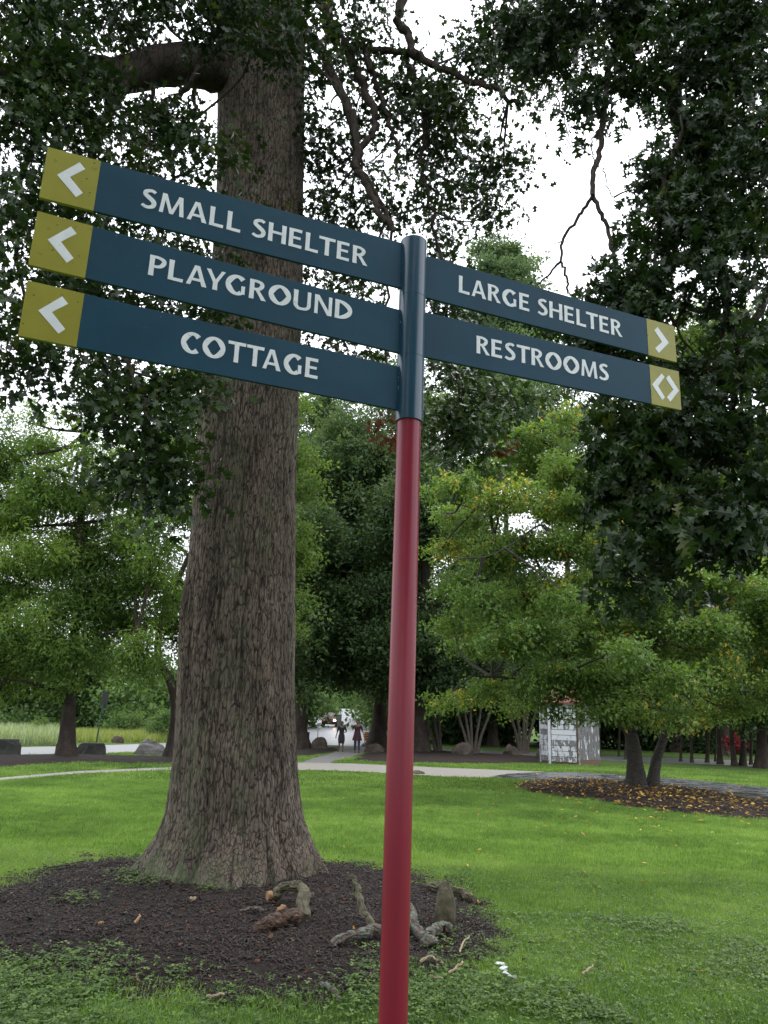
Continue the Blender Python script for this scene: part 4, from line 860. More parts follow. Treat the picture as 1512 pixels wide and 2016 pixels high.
# multi stemmed small trees by the road
for q, (x, yb, lab) in enumerate([(930, 1486, 'many stemmed small tree with pale spreading stems right of the red post'), (1030, 1484, 'small many stemmed tree left of the white shed'), (868, 1482, 'slender pale stemmed tree close behind the red post')]):
    T = []
    g, d = trunkpath([(x, yb), (x, yb - 40)], None); p = mpp(d)
    for k in range(5 if q < 2 else 3):
        s = (k - 2) * (1 if q != 1 else .7) + RNG.uniform(-.3, .3)
        P1 = pxpath([(x + s * 4, yb), (x + s * 9, yb - 40), (x + s * 17, yb - 85), (x + s * 24, yb - 150)], d); P1[0][2] = gz(0, d)
        T.append((P1, 3.6 * p, 1.8 * p))
    tree('multi_stem_tree', lab, np.array(g[0]), 'tree', T, cover([(x - 60, yb - 150, 35), (x, yb - 170, 45), (x + 50, yb - 160, 40), (x - 20, yb - 120, 25, .5), (x + 30, yb - 120, 22, .5)], d, 1.5), M['dark_leaf'], M['pale_bark'], .22, 'rhomb', 1, .4, .8, .5, .6, 'multi stemmed trees along the road', .02, twig_n=2, sides=7)
for lab, x, y, hh in [('large unseen tree added behind the viewer to the left to shade the boards', -7, -7, 12), ('large unseen tree added behind the viewer to the right to shade the boards', 6, -9, 13), ('spreading unseen tree added behind the viewer nearest the signpost to shade it', 1.5, -5.5, 9)]:  # unseen trees added to darken the boards and what they reflect
    P1 = [np.array([x, y, 0.]), np.array([x + .2, y, hh * .4]), np.array([x, y + .3, hh])]
    tree('added_shade_tree', lab, np.array([x, y, 0.]), 'tree', [(P1, .35, .12)], [[x + RNG.normal() * 3.2, y + RNG.normal() * 2.6, hh * RNG.uniform(.38, 1.1), RNG.uniform(1.3, 2.2), 1] for _ in range(26)], M['dark_leaf'], M['bark'], .34, 'rhomb', .7, .6, .8, .5, .6, tw=.03, twig_n=1, sides=9)
# undergrowth and far woods: masses nobody could count
def thicket(name, label, cat, rows, lmn, size, sig, dens=1., kind='rhomb', up=.8, twn=2):
    o, _ = crown(name, rows, dens, sig, size, kind, M[lmn], None, None, up, .3, .8, 0, twn, mult=MULT * 1.6)
    return props(o, label, cat, kind='stuff')
def wall(x0, x1, D0, D1, h0, h1, n, r):
    o_ = []
    for _ in range(n):
        D = RNG.uniform(D0, D1); px = RNG.uniform(x0, x1); P = at(px, 1420, D); hh = RNG.uniform(0, 1) * (h0 + (h1 - h0) * RNG.random())
        o_.append([P[0], D, gz(0, D) + hh, r * RNG.uniform(.7, 1.3), 1])
    return o_
thicket('undergrowth', 'dark shaded brush along the wood edge behind the shed and the red post', 'undergrowth', wall(835, 1800, 60, 72, 4, 8, 90, 2.2), 'dark_leaf', .36, .7, .9)
thicket('far_wood', 'green wood beyond the meadow on the left, haze put into its leaf colour', 'wood', wall(-400, 420, 66, 84, 5.5, 8.5, 80, 2.4), 'brush_leaf', .42, .8, 1.)  # leaf colour lightened in place of haze in the air
thicket('far_wood', 'dark far wood on both sides of the rising drive', 'wood', wall(420, 596, 85, 110, 6, 11, 40, 3.4) + wall(760, 900, 90, 120, 8, 14, 40, 3.6) + wall(560, 622, 150, 190, 3, 12, 24, 5) + wall(735, 800, 130, 160, 8, 14, 20, 4) + wall(600, 780, 300, 330, 6, 22, 40, 9), 'brush_leaf', .6, 1.2, .8)
sh = lambda *r: bl([tuple(q) for q in r])
def shrub(name, label, cat, rows, mt, size, sig, kind='rhomb', up=.5, dens=1., droop=.1):
    base = ground(rows[0][0], rows[0][4]); rr_ = [(r[0], r[1], r[2], ground(r[0], r[4])[1]) for r in rows]
    T_ = thing(name, base, label, cat); crown('foliage', bl(rr_), dens, sig, size, kind, M[mt], T_, None, up, droop, .8, 0, 2.2, mult=3.5)
    st = MB()
    for k in range(5):
        V, F = tube(curve([base + RNG.normal(size=3) * [.2, .1, 0], base + np.array([RNG.normal() * .4, 0, .5]), base + np.array([RNG.normal() * .6, 0, .9])], 2), .02, 4, False); st.add(V, F)
    st.build('stem', M['bark'], T_)
shrub('shrub', 'rounded yellow green shrub behind the pale grasses at the left', 'shrub', [(75, 1435, 22, 0, 1458), (45, 1440, 18, 0, 1458), (105, 1442, 16, 0, 1458), (10, 1440, 16, 0, 1458)], 'bright_leaf', .12, .2)
shrub('shrub', 'mid green shrub at the meadow edge beside the bent trunk', 'shrub', [(318, 1430, 22, 0, 1458), (335, 1415, 22, 0, 1458), (300, 1438, 12, 0, 1458)], 'brush_leaf', .14, .2)
shrub('shrub', 'light green bushy shrub in front of the left wood', 'shrub', [(235, 1420, 22, 0, 1448), (260, 1415, 20, 0, 1448), (215, 1430, 16, 0, 1448)], 'brush_leaf', .16, .25)
shrub('red_leaved_bush', 'crimson leaved bush glowing among the dark trunks at right', 'bush', [(1440, 1460, 14, 0, 1492), (1452, 1468, 10, 0, 1492)], 'red_leaf', .16, .2)
shrub('shrub', 'leafy green bush at the right end under the cherry branches', 'shrub', [(1500, 1400, 30, 0, 1480), (1520, 1430, 30, 0, 1480)], 'dark_leaf', .2, .3)

# ------------------------------------------------------------------ grass, clover, weeds
EX = [road, pth, wetp, side]
def blades(P, h, w_, tint):
    n = len(P); a = RNG.uniform(0, 2 * math.pi, n); d = np.stack([np.cos(a), np.sin(a), a * 0], 1); e = np.stack([-np.sin(a), np.cos(a), a * 0], 1)
    L = (np.abs(RNG.normal(size=n)) * .55 + .1)[:, None] * h[:, None] * e
    V = np.stack([P - d * w_[:, None] / 2, P + d * w_[:, None] / 2, P + L + np.stack([a * 0, a * 0, h], 1)], 1).reshape(-1, 3)
    return V, np.arange(3 * n).reshape(-1, 3), np.repeat(tint, 3)
def wedge(n, D0, D1, pad=.04):
    D = np.sqrt(RNG.uniform(D0 ** 2, D1 ** 2, n)); x = RNG.uniform(-.56 - pad, .56 + pad, n) * D
    return np.stack([x, D, D * 0], 1)
def grass_patch(name, label, n, D0, D1, hh, ww, keep_fn, mt='grass', rad=.06, nb=32):
    P = wedge(n, D0, D1); k = np.ones(len(P), bool)
    for q in EX: k &= ~in_poly(P, q) & (edge_dist(P, q) > rad * .5)
    k &= keep_fn(P); P = P[k]
    P[:, 2] = gz(0, P[:, 1]) + bedz(P) * .9
    nz = fbm(P[:, 0] * .9, P[:, 1] * .9, 31); nz2 = fbm(P[:, 0] * 5, P[:, 1] * 5, 37)
    q = RNG.normal(size=(nb, 3)) * rad * .6; q[:, 2] = -.003
    V, F, A = blades(q, hh * RNG.uniform(.5, 1.35, nb), ww * RNG.uniform(.7, 1.3, nb), np.where(RNG.random(nb) < .06, .5, RNG.normal(size=nb) * .12))
    n = len(P); rot = np.stack([RNG.normal(size=n) * .08, RNG.normal(size=n) * .08, RNG.uniform(0, 6.28, n)], 1)
    return props(scatter(name, V, F, A, P, rot, (.55 + nz2) * RNG.uniform(.75, 1.25, n), np.clip(-.10 + .75 * nz + .35 * nz2 + RNG.normal(size=n) * .10 - .16 * np.clip((6.6 - P[:, 1]) / 1.5, 0, 1), .02, .9), M[mt]), label, 'grass')
def bedprob(P, soft=.22):
    p = np.ones(len(P))
    for q in BEDS:
        d = edge_dist(P, q) * np.where(in_poly(P, q), 1, -1) + (efn(P) - .47) * (.5 if q is bedA else .4)
        p *= np.clip(.5 - d / (2 * soft), 0.0, 1)
    front = (P[:, 1] < 6.6) & (P[:, 0] < .8)
    pat = fbm(P[:, 0] * 1.6, P[:, 1] * 1.6, 55)
    p *= np.where(front, np.clip((pat - .33) * 4, .15, .9), 1)
    return RNG.random(len(P)) < p
grass_patch('grass', 'short dense lawn grass nearest the camera', 30000, 4.3, 10, .034, .0055, bedprob)
grass_patch('grass', 'bright open lawn between the big oak and the path', 42000, 10, 20, .036, .010, bedprob, rad=.09)
grass_patch('grass', 'lawn strip along both sides of the path', 30000, 20, 36, .04, .02, bedprob, rad=.16)
mdw = polyg([(125, 1462), (310, 1462), (345, 1458), (345, 1446), (160, 1446), (100, 1450)])
P = RNG.uniform(mdw.min(0), mdw.max(0), (14000, 3)); P = P[in_poly(P, mdw) & ~in_poly(P, road)]; P[:, 2] = gz(0, P[:, 1]); V, F, A = blades(P, RNG.uniform(.25, .6, len(P)), np.full(len(P), .05), RNG.random(len(P)))
props(obj('meadow_grass', V, F, M['meadow'], attrs={'tint': A}), 'tall yellow meadow grass beyond the road at left', 'grass', kind='stuff')
mdw = polyg([(-150, 1470), (112, 1468), (118, 1455), (-150, 1452)])
P = RNG.uniform(mdw.min(0), mdw.max(0), (16000, 3)); P = P[in_poly(P, mdw) & ~in_poly(P, road)]; P[:, 2] = 0; V, F, A = blades(P, RNG.uniform(.4, 1.0, len(P)), np.full(len(P), .05), RNG.random(len(P)))
props(obj('pale_grasses', V, F, M['pale_plant'], attrs={'tint': A}), 'pale silvery green ornamental grasses beyond the road at far left', 'grass', kind='stuff')
def clover(n, D0, D1, fn, label, s=.016):
    P = wedge(n, D0, D1); P = P[fn(P)]; P[:, 2] = bedz(P) + RNG.uniform(.012, .05, len(P))
    P = np.repeat(P, 3, 0); ang = np.tile([0, 2.1, 4.2], len(P) // 3) + np.repeat(RNG.uniform(0, 6, len(P) // 3), 3)
    a = np.stack([np.cos(ang), np.sin(ang), RNG.normal(size=len(P)) * .25], 1); a = norm(a); nn = norm(np.array([0, 0, 1.]) + RNG.normal(size=a.shape) * .25)
    V, F, A = leafmesh(P, (a, np.cross(nn, a), nn), np.repeat(s * RNG.uniform(.6, 1.4, len(P) // 3), 3), np.repeat(RNG.random(len(P) // 3), 3), 'clov')
    props(obj('clover', V, F, M['clover'], attrs={'tint': A}), label, 'weeds', kind='stuff')
_t0 = template
def template(k):
    return (np.array([[0, 0, 0], [.6, .42, .05], [1, 0, 0], [.6, -.42, .05]]), [np.array([[0, 1, 2], [0, 2, 3]])]) if k == 'clov' else _t0(k)
def front_fn(P):
    q = fbm(P[:, 0] * 1.7, P[:, 1] * 1.7, 61) - .12 * (P[:, 0] > .7); d = edge_dist(P, bedA) * np.where(in_poly(P, bedA), 1, -1) + (efn(P) - .47) * .5
    return (RNG.random(len(P)) < np.clip((q - .30) * 4, 0.12, 1) * np.clip(.75 - d * 1.5, 0, 1))
clover(60000, 4.3, 7.4, front_fn, 'low clover and broad weeds in front of the mulch bed', .021)
def patch_fn(P):
    g = [ground(150, 1792), ground(275, 1735), ground(270, 1755), ground(410, 1772), ground(690, 1790)]
    d = np.min([np.hypot(P[:, 0] - q[0], (P[:, 1] - q[1])) / r for q, r in zip(g, (.28, .36, .3, .12, .1))], 0)
    return RNG.random(len(P)) < np.clip(1.1 - d, 0, 1)
clover(30000, 6, 9.5, patch_fn, 'small green weed patches on the mulch and at the oak foot', .022)

def lawn_fn(P):
    return bedprob(P) & (RNG.random(len(P)) < np.clip(.15 + 1.6 * (fbm(P[:, 0] * 1.3, P[:, 1] * 1.3, 71) - .35), 0, 1))
clover(46000, 4.6, 9.5, lawn_fn, 'small clover leaves mixed through the near lawn', .016)
# ------------------------------------------------------------------ mulch chips, fallen leaves
def sample(poly, n):
    lo, hi = poly[:, :2].min(0), poly[:, :2].max(0); P = RNG.uniform(lo, hi, (n * 4, 2)); P = np.column_stack([P, np.zeros(len(P))])
    d = edge_dist(P, poly) * np.where(in_poly(P, poly), 1, -1) + (efn(P) - .47) * .5
    P = P[(d > -.12)]; P = P[np.abs(P[:, 0]) < P[:, 1] * .62][:n]; P[:, 2] = bedz(P); return P
def chips(P, L, W_, Hh, tint):
    n = len(P); a = RNG.uniform(0, math.pi, n); tilt = RNG.normal(size=n) * .22
    d = np.stack([np.cos(a) * np.cos(tilt), np.sin(a) * np.cos(tilt), np.sin(tilt)], 1); s = np.stack([-np.sin(a), np.cos(a), RNG.normal(size=n) * .3], 1); u = np.cross(d, s)
    V = []
    for x, y, z, k in ((-1, -1, 0, 1), (1, -.6, 0, 1), (1, .6, 0, 1), (-1, 1, 0, 1), (-.8, -.7, 1, 1), (.8, -.4, 1, 1), (.8, .5, 1, 1), (-.8, .6, 1, 1)):
        V.append(P + d * (L * x / 2)[:, None] + s * (W_ * y / 2)[:, None] + u * (Hh * z)[:, None])
    V = np.stack(V, 1).reshape(-1, 3); base = (np.arange(n) * 8)[:, None, None]
    return V, (BOXF[None, 1:] + base).reshape(-1, 4), np.repeat(tint, 8)
def chip_scatter(P, nb, rad, L0, W0, H0, label):
    q = RNG.normal(size=(nb, 3)) * rad * .6; q[:, 2] = RNG.uniform(-.004, .006, nb)
    V, F, A = chips(q, RNG.gamma(2.5, L0, nb) + L0 * .8, RNG.uniform(.5, 1.3, nb) * W0, RNG.uniform(.5, 1.2, nb) * H0, np.clip(RNG.beta(1.5, 2.4, nb) * .9, 0, 1))
    n = len(P); rot = np.stack([RNG.normal(size=n) * .15, RNG.normal(size=n) * .15, RNG.uniform(0, 6.28, n)], 1)
    props(scatter('wood_chips', V, F, A, P, rot, RNG.uniform(.7, 1.3, n), RNG.uniform(-.12, .12, n), M['chip']), label, 'mulch')
chip_scatter(sample(bedA, 3600), 16, .07, .010, .009, .006, 'dark wet shredded bark covering the bed round the oak')
chip_scatter(sample(bedB, 900), 14, .14, .028, .02, .01, 'dark shredded bark in the bed under the cherry tree')
def litter(P, s, label, name='fallen_leaves', mt='yellow_leaf', lo=0., hi=1.):
    n = len(P); nn = norm(np.array([0, 0, 1.]) + RNG.normal(size=(n, 3)) * .35); a = norm(np.cross(nn, RNG.normal(size=(n, 3))))
    P = P + [0, 0, .022]; V, F, A = leafmesh(P, (a, np.cross(nn, a), nn), s * RNG.uniform(.6, 1.3, n), RNG.uniform(lo, hi, n), 'rhomb')
    props(obj(name, V, F, M[mt], attrs={'tint': A}), label, 'leaves', kind='stuff')
litter(sample(bedB, 1500), .10, 'yellow and brown leaves fallen on the bed under the cherry tree')
P = np.array([ground(RNG.normal(1300, 170), RNG.normal(1575, 30) ) for _ in range(230)]); P = P[(P[:, 1] < 30) & (P[:, 1] > 8)]; P[:, 2] = bedz(P) + .03; litter(P, .10, 'scattered yellow leaves on the grass round the cherry bed', lo=.4)
P = wedge(160, 5, 20); P = P[P[:, 0] > -.5]; P[:, 2] = .035 + bedz(P); litter(P, .06, 'few pale dry leaves lying on the lawn', lo=.3)
P = sample(bedA, 170); litter(P, .05, 'brown oak leaves lying on the dark mulch', mt='dead_leaf')
V, F, A = chips(sample(bedA, 130) + [0, 0, .01], RNG.uniform(.01, .03, 130), RNG.uniform(.006, .014, 130), np.full(130, .006), RNG.uniform(.94, 1., 130))
props(obj('pale_chips', V, F, M['chip'], attrs={'tint': A}), 'pale chips of fresh wood dotted over the dark mulch', 'mulch', kind='stuff')

# ------------------------------------------------------------------ broken wood on the mulch
m, t = mat('lichen_wood'); a_ = noise(t, 16, 6); b_ = noise(t, 40, 5)
c = ramp(t, b_, [(.3, (.04, .03, .024)), (.7, (.13, .10, .08))]); c = mixc(t, math_(t, 'GREATER_THAN', a_, .52), c, (.11, .135, .10)); M['lichen_wood'] = out(m, t, c, .8, b_, .9, .01)
m, t = mat('rotten_wood'); b_ = noise(t, 22, 6, stretch=(.4, 1, 1.5)); c = ramp(t, b_, [(.3, (.03, .018, .012)), (.55, (.07, .038, .022)), (.75, (.16, .085, .04))]); M['rotten_wood'] = out(m, t, c, .8, b_, .9, .01)
m, t = mat('mossy_wood'); b_ = noise(t, 18, 6); c = ramp(t, b_, [(.3, (.035, .03, .018)), (.7, (.12, .11, .06))]); M['mossy_wood'] = out(m, t, c, .85, b_, .9, .015)
flat('fresh_wood', (.26, .15, .07), .7); flat('pale_wood', (.28, .22, .14), .7)
def wood(name, label, cat, paths, mts):
    g = ground(*paths[0][0][0][:2]); T_ = thing(name, g, label, cat)
    for k, ((pts, r0, r1), mt) in enumerate(zip(paths, mts)):
        P = []
        for q in pts:
            G = ground(q[0], q[1]); P.append(G + [0, 0, (q[2] if len(q) > 2 else 0) + float(bedz(G[None])[0]) + .01])
        P = curve(P, 16); s = np.linspace(0, 1, len(P)); q = len(P); sd = RNG.uniform(0, 90); nn_ = 22
        P = P + (np.stack([fbm(s * 9, s * 0 + sd + k_, 1, 3) for k_ in (1, 5, 9)], 1) - .44) * r0 * 2.2
        rad = (r0 + (r1 - r0) * s) * (1.0 if r0 > .018 else .8) * (1 + .5 * (fbm(s * 7, s * 0 + sd, 2) - .47)); rad[[0, -1]] *= .8
        V, F = tube(P, rad, nn_, True, 0); cen = np.repeat(P, nn_, 0); ang = np.tile(np.arange(nn_) * 2 * math.pi / nn_, q); ss_ = np.repeat(s, nn_)
        V = cen + (V - cen) * (1 + .95 * (fbm(np.cos(ang) * 2.2 + sd, np.sin(ang) * 2.2 + ss_ * 5, 3, 4) - .47) - .16 * (np.abs(np.sin(ang * 4 + 5 * fbm(ss_ * 6, np.cos(ang), 4))) < .3))[:, None]
        me = obj('branch' if k == 0 else 'offshoot', V, F, M[mt], T_, smooth=False)
    return T_
Tw = wood('broken_limb', 'bent greenish piece of broken limb with a pale orange cut end, near the oak foot', 'wood', [([(531, 1800, .06), (548, 1796, .10), (578, 1798, .13), (594, 1808, .12), (592, 1832, .03)], .036, .05)], ['mossy_wood'])
g = ground(527, 1799) + [0, 0, .14]; V, F = tube([g + [-.012, -.01, 0], g + [.02, .01, 0]], [.034, .037], 12, True, .05); obj('cut_end', V, F, M['fresh_wood'], Tw)
wood('rotten_log', 'crumbling brown rotten log in front of the bent limb', 'wood', [([(503, 1858, .03), (530, 1852, .05), (560, 1846, .06), (586, 1842, .05)], .045, .05), ([(545, 1842, .09), (556, 1836, .10)], .02, .01)], ['rotten_wood', 'fresh_wood'])
wood('lichen_stick', 'short grey green lichen stick left of the rotten log', 'stick', [([(472, 1822, .02), (500, 1820, .03), (516, 1823, .03)], .014, .02)], ['lichen_wood'])
wood('lichen_stick', 'lichen covered stick poking out behind the bent limb', 'stick', [([(592, 1800, .04), (618, 1796, .05)], .022, .018)], ['lichen_wood'])
wood('fallen_branch', 'lichen crusted branch lying on the mulch against the red post', 'branch', [([(652, 1882, .02), (690, 1872, .04), (730, 1864, .05), (760, 1862, .05)], .028, .034), ([(740, 1866, .05), (715, 1850, .12), (700, 1835, .22), (688, 1830, .30)], .03, .022)], ['lichen_wood', 'mossy_wood'])
wood('grey_log', 'forked weathered grey log on the mulch right of the red post', 'log', [([(806, 1830, .10), (818, 1852, .05), (836, 1866, .03), (852, 1872, .02)], .034, .045), ([(843, 1866, .04), (866, 1856, .06), (886, 1854, .05)], .036, .04)], ['lichen_wood', 'lichen_wood'])
def lump(name, label, cat, px, yb, wpx, hpx, mt, zstretch=1., seed=1, yr=.7, org_D=None, flat_top=0., rough_=.25, zs=0.0):
    g = ground(px, yb) if org_D is None else np.array([at(px, yb, org_D)[0], org_D, gz(0, org_D)]); s = mpp(g[1]); a, h = wpx * s / 2, hpx * s
    import bmesh
    bm = bmesh.new(); bmesh.ops.create_icosphere(bm, subdivisions=4, radius=1); V = np.array([v.co[:] for v in bm.verts]); F = np.array([[v.index for v in f.verts] for f in bm.faces]); bm.free()
    nn = fbm(V[:, 0] * 1.6 + seed * 7, V[:, 1] * 1.6 + V[:, 2] * 1.9 + seed, seed, 5) - .47
    # facets: clip by random planes
    r = np.ones(len(V)); rg = np.random.default_rng(seed)
    for _ in range(9):
        d = norm(rg.normal(size=3)); lim = rg.uniform(.62, .9); dp = V @ d; r = np.where(dp * r > lim, lim / np.maximum(dp, .05), r)
    V = V * (r + rough_ * nn)[:, None]
    V /= np.abs(V).max(0); V[:, 2] = np.where(V[:, 2] > 0, V[:, 2], V[:, 2] * .3)
    if flat_top: V[:, 2] = np.minimum(V[:, 2], flat_top); V[:, 2] /= V[:, 2].max()
    V = V * [a, a * yr, h] + g + [0, a * yr * .3, float(bedz(g[None])[0]) + zs]
    o = obj(name, V, F, M[mt], org=g, smooth=False); return props(o, label, cat)
lump('wood_stump', 'upright dark mossy wedge of wood standing on the mulch right of the red post', 'stump', 877, 1838, 44, 80, 'mossy_wood', seed=5, yr=.8)
wood('branch_stub', 'dark short log lying at the lawn edge behind the mossy wedge', 'log', [([(850, 1762, .05), (880, 1770, .06), (915, 1778, .05), (936, 1786, .03)], .05, .03), ([(925, 1777, .06), (945, 1789, .02)], .014, .008)], ['mossy_wood', 'fresh_wood'])
wood('stick', 'dark bark stick half hidden in the grass left of the post foot', 'stick', [([(628, 1953, .02), (650, 1966, .03), (668, 1982, .02)], .018, .012)], ['lichen_wood'])
for k, (pts, r, lab) in enumerate([([(905, 1892, .03), (912, 1878, .05), (925, 1868, .05)], .008, 'thin curled sliver of wood standing in the grass right of the post'), ([(885, 1928, .03), (897, 1922, .04), (912, 1913, .05)], .012, 'pink tinged curled wood sliver on the grass'), ([(828, 1908, .03), (850, 1906, .04), (872, 1912, .03)], .012, 'flat pale sliver of wood next to the red post'), ([(845, 1936, .03), (872, 1940, .03)], .008, 'small yellowish wood sliver lowest on the grass'), ([(1146, 1932, .03), (1160, 1928, .05), (1168, 1920, .05)], .010, 'small beige dry leaf roll at lower right'), ([(372, 1800, .03), (382, 1797, .03)], .018, 'rounded cream coloured wood chip in the middle of the mulch'), ([(193, 1852, .03), (200, 1850, .03)], .014, 'orange pink wood chip on the left mulch'), ([(262, 1850, .03), (272, 1838, .04)], .012, 'tan wood chip lying diagonal on the mulch'), ([(405, 1978, .03), (440, 1980, .04)], .012, 'split pale stick in the clover at the bottom'), ([(622, 1700, .03), (640, 1700, .03)], .012, 'pale chip at the back of the mulch right of the oak'), ([(90, 1722, .03), (140, 1712, .03), (168, 1704, .02)], .010, 'long dark twig at the left rim of the mulch bed')]):
    wood('wood_sliver', lab, 'wood chip', [(pts, r, r * .6)], ['pale_wood' if k not in (6, 7, 10) else ('fresh_wood' if k != 10 else 'twig')])
flat('paper_white', (.5, .52, .52), .7)
mb = MB()
for (x, y) in [(985, 1908), (992, 1918), (1000, 1930), (1008, 1936)]:
    g = ground(x, y) + [0, 0, .035]; V, F = box(g, (.05, .03, .004), rotz(RNG.uniform(0, 3))); V += RNG.normal(size=V.shape) * .008; mb.add(V, F)
props(mb.build('litter', M['paper_white'], org=ground(995, 1920)), 'crumpled scrap of grey white litter in the grass at lower right', 'litter')
lump('soil_clod', 'dark clod of soil at the near edge of the path right of the post', 'clod', 822, 1524, 30, 7, 'mossy_wood', seed=8)
for (px, yb, w_, h_, mt, s, ft, lab) in [
    (0, 1487, 86, 30, 'dark_rock', 3, .6, 'dark flat topped boulder cut by the left edge of the frame'), (172, 1487, 62, 23, 'dark_rock', 4, .6, 'low dark flat boulder right of the conifer trunk'),
    (290, 1487, 66, 36, 'rock', 6, 0, 'largest pale grey boulder beside the bent trunk'), (230, 1463, 26, 14, 'brown_rock', 7, 0, 'small brown boulder beyond the road in the meadow'),
    (628, 1476, 36, 24, 'brown_rock', 9, 0, 'brown boulder between the litter bin and the walkers'), (737, 1481, 40, 17, 'brown_rock', 10, 0, 'dark rounded boulder at the foot of the tree left of the post'),
    (912, 1488, 46, 26, 'brown_rock', 12, 0, 'brown mound shaped boulder under the many stemmed tree'), (1008, 1488, 40, 24, 'brown_rock', 13, 0, 'dark boulder left of the white shed'), (1066, 1496, 22, 20, 'brown_rock', 14, 0, 'small brown boulder touching the shed corner')]:
    lump('boulder', lab, 'boulder', px, yb, w_, h_, mt, seed=s, flat_top=ft, yr=.7)['group'] = 'boulders along the road'
# ------------------------------------------------------------------ peeling shed
m, t = mat('peeling_white'); a_ = noise(t, 3.2, 8, stretch=(2.2, 2.2, .8), rough=.7); b_ = noise(t, 25, 5); c_ = noise(t, 1.2, 3)
th_ = math_(t, 'ADD', a_, math_(t, 'MULTIPLY', attr(t), .22))
pe = math_(t, 'GREATER_THAN', th_, .592)
wood_ = ramp(t, b_, [(.3, (.10, .095, .10)), (.7, (.21, .20, .205))])
M['peel'] = out(m, t, mixc(t, pe, mixc(t, math_(t, 'MULTIPLY', c_, .3), (.56, .58, .62), (.36, .38, .42)), wood_), .8, pe, .3, .004)
M['roof'] = simple('roof_red', (.13, .045, .035), (.22, .085, .065), 9, .8, .5, .01)
flat('rot_shade_brown', (.12, .08, .055), .9)
gS = ground(1135, 1506); sS = mpp(gS[1]); SR = 1.43 * (62 / 64); HS = 2.75
c0 = gS + [0, SR * .85, 0]; TS = thing('shed', c0, 'small white shed with badly peeling paint and faded red pointed roof beyond the path', 'shed')
# six walls; front wall normal turned 25 degrees
def face(k): return math.radians(-90 - 27 + 60 * k)
hexv = [c0 + SR * np.array([math.cos(face(k) - math.radians(30)), math.sin(face(k) - math.radians(30)), 0]) for k in range(6)]
ap = SR * math.cos(math.radians(30))
core = np.vstack([[h + [0, 0, 0.02] for h in hexv], [h + [0, 0, HS] for h in hexv]]); core = c0 + (core - c0) * [.985, .985, 1]
Fq = [np.array([[k, (k + 1) % 6, (k + 1) % 6 + 6, k + 6] for k in range(6)])]
obj('wall', core, Fq + [np.arange(6, 12)[None]], M['rot_shade_brown'], TS, attrs={'tint': np.full(12, .5)})  # dark brown core shows in the gaps, imitating shadow lines between boards
def plank(name, k, s0, s1, z0, z1, th0, th1, tint, mt='peel'):
    """plank on wall k from s0..s1 (0..1 along the wall)"""
    a, b_ = hexv[k], hexv[(k + 1) % 6]; n = np.array([math.cos(face(k)), math.sin(face(k)), 0]); P = []
    for th_, in ((th0,), (th1,)):
        for s, z in ((s0, z0), (s1, z0), (s1, z1), (s0, z1)): P.append(a + (b_ - a) * s + n * (th_ * (1.35 if (z == z0 and th_ > 0) else 1)) + [0, 0, z])
    return obj(name, P, BOXF, M[mt], TS, attrs={'tint': np.full(8, tint)})
nb = 11
for k in (0, 5, 1):
    if k == 1:
        for j in range(7): plank('board', k, .0 + j * .1405 + .002, .0 + (j + 1) * .1405 - .010, .05, HS - .04, -.01, .022 + .004 * (j % 2), .55 + .35 * RNG.random())
        plank('bottom_rail', k, .03, .97, 0, .24, .03, .042, .2, 'rot_shade_brown')
    else:
        for j in range(nb):
            z0 = .10 + j * (HS - .16) / nb; plank('board', k, .11 if k == 0 else .03, .93 if k == 0 else .95, z0 + .006, z0 + (HS - .16) / nb - .016, -.01, .016, .0 + .8 * RNG.random() * (1 if j % 2 else .5) + (.5 if j < 1 else 0))
        plank('corner_trim', k, .0, .09, 0, HS - .03, -.01, .034, .1)
plank('corner_trim', 1, -.02, .02, 0, HS - .03, 0.0, .035, .5)
ap_ = c0 + [0, 0, HS + 1.15]; ov = [c0 + (h - c0) * 1.16 + [0, 0, HS - .06] for h in hexv]; ov2 = [p - [0, 0, .07] for p in ov]
for k in range(6):
    a, b_ = ov[k], ov[(k + 1) % 6]
    # shingle courses: overlapping strips
    for j in range(7):
        f0, f1 = j / 7, (j + 1.12) / 7; f1 = min(f1, 1)
        p = [a + (ap_ - a) * f0 + [0, 0, .03], b_ + (ap_ - b_) * f0 + [0, 0, .03], b_ + (ap_ - b_) * f1 + [0, 0, .006], a + (ap_ - a) * f1 + [0, 0, .006]]
        q = [x - [0, 0, .02] for x in p]; V = np.vstack([q, p]); obj('shingle_course', V, BOXF, M['roof'], TS)
mb = MB()
for k in range(6):
    V = np.array([ov[k], ov[(k + 1) % 6], ov2[(k + 1) % 6], ov2[k], c0 + [0, 0, HS - .1]]); mb.add(V, [np.array([[3, 2, 1, 0]]), np.array([[3, 4, 2]])])
mb.build('eaves', M['rot_shade_brown'], TS)

# ------------------------------------------------------------------ people
def skin(name, J, E_, Rr, mt, parent, lev=2):
    o_ = ORG[parent.name]; me = bpy.data.meshes.new(name); me.from_pydata([tuple(np.array(j)) for j in J], E_, []); me.materials.append(mt)
    o = bpy.data.objects.new(name, me); link(o, parent)
    sk = o.modifiers.new('skin', 'SKIN'); sk.use_smooth_shade = True
    for v, r in zip(me.skin_vertices[0].data, Rr): v.radius = (r, r) if np.isscalar(r) else r
    me.skin_vertices[0].data[0].use_root = True
    ss = o.modifiers.new('sub', 'SUBSURF'); ss.levels = lev; ss.render_levels = lev; return o
def lathe(rings, n=20, ph=0):
    V = []; 
    for cx, cy_, z, rx, ry in rings:
        for k in range(n): a = 2 * math.pi * k / n; V.append((cx + rx * math.cos(a), cy_ + ry * math.sin(a), z))
    F = [(i * n + j, i * n + (j + 1) % n, (i + 1) * n + (j + 1) % n, (i + 1) * n + j) for i in range(len(rings) - 1) for j in range(n)]
    return np.array(V), np.array(F)
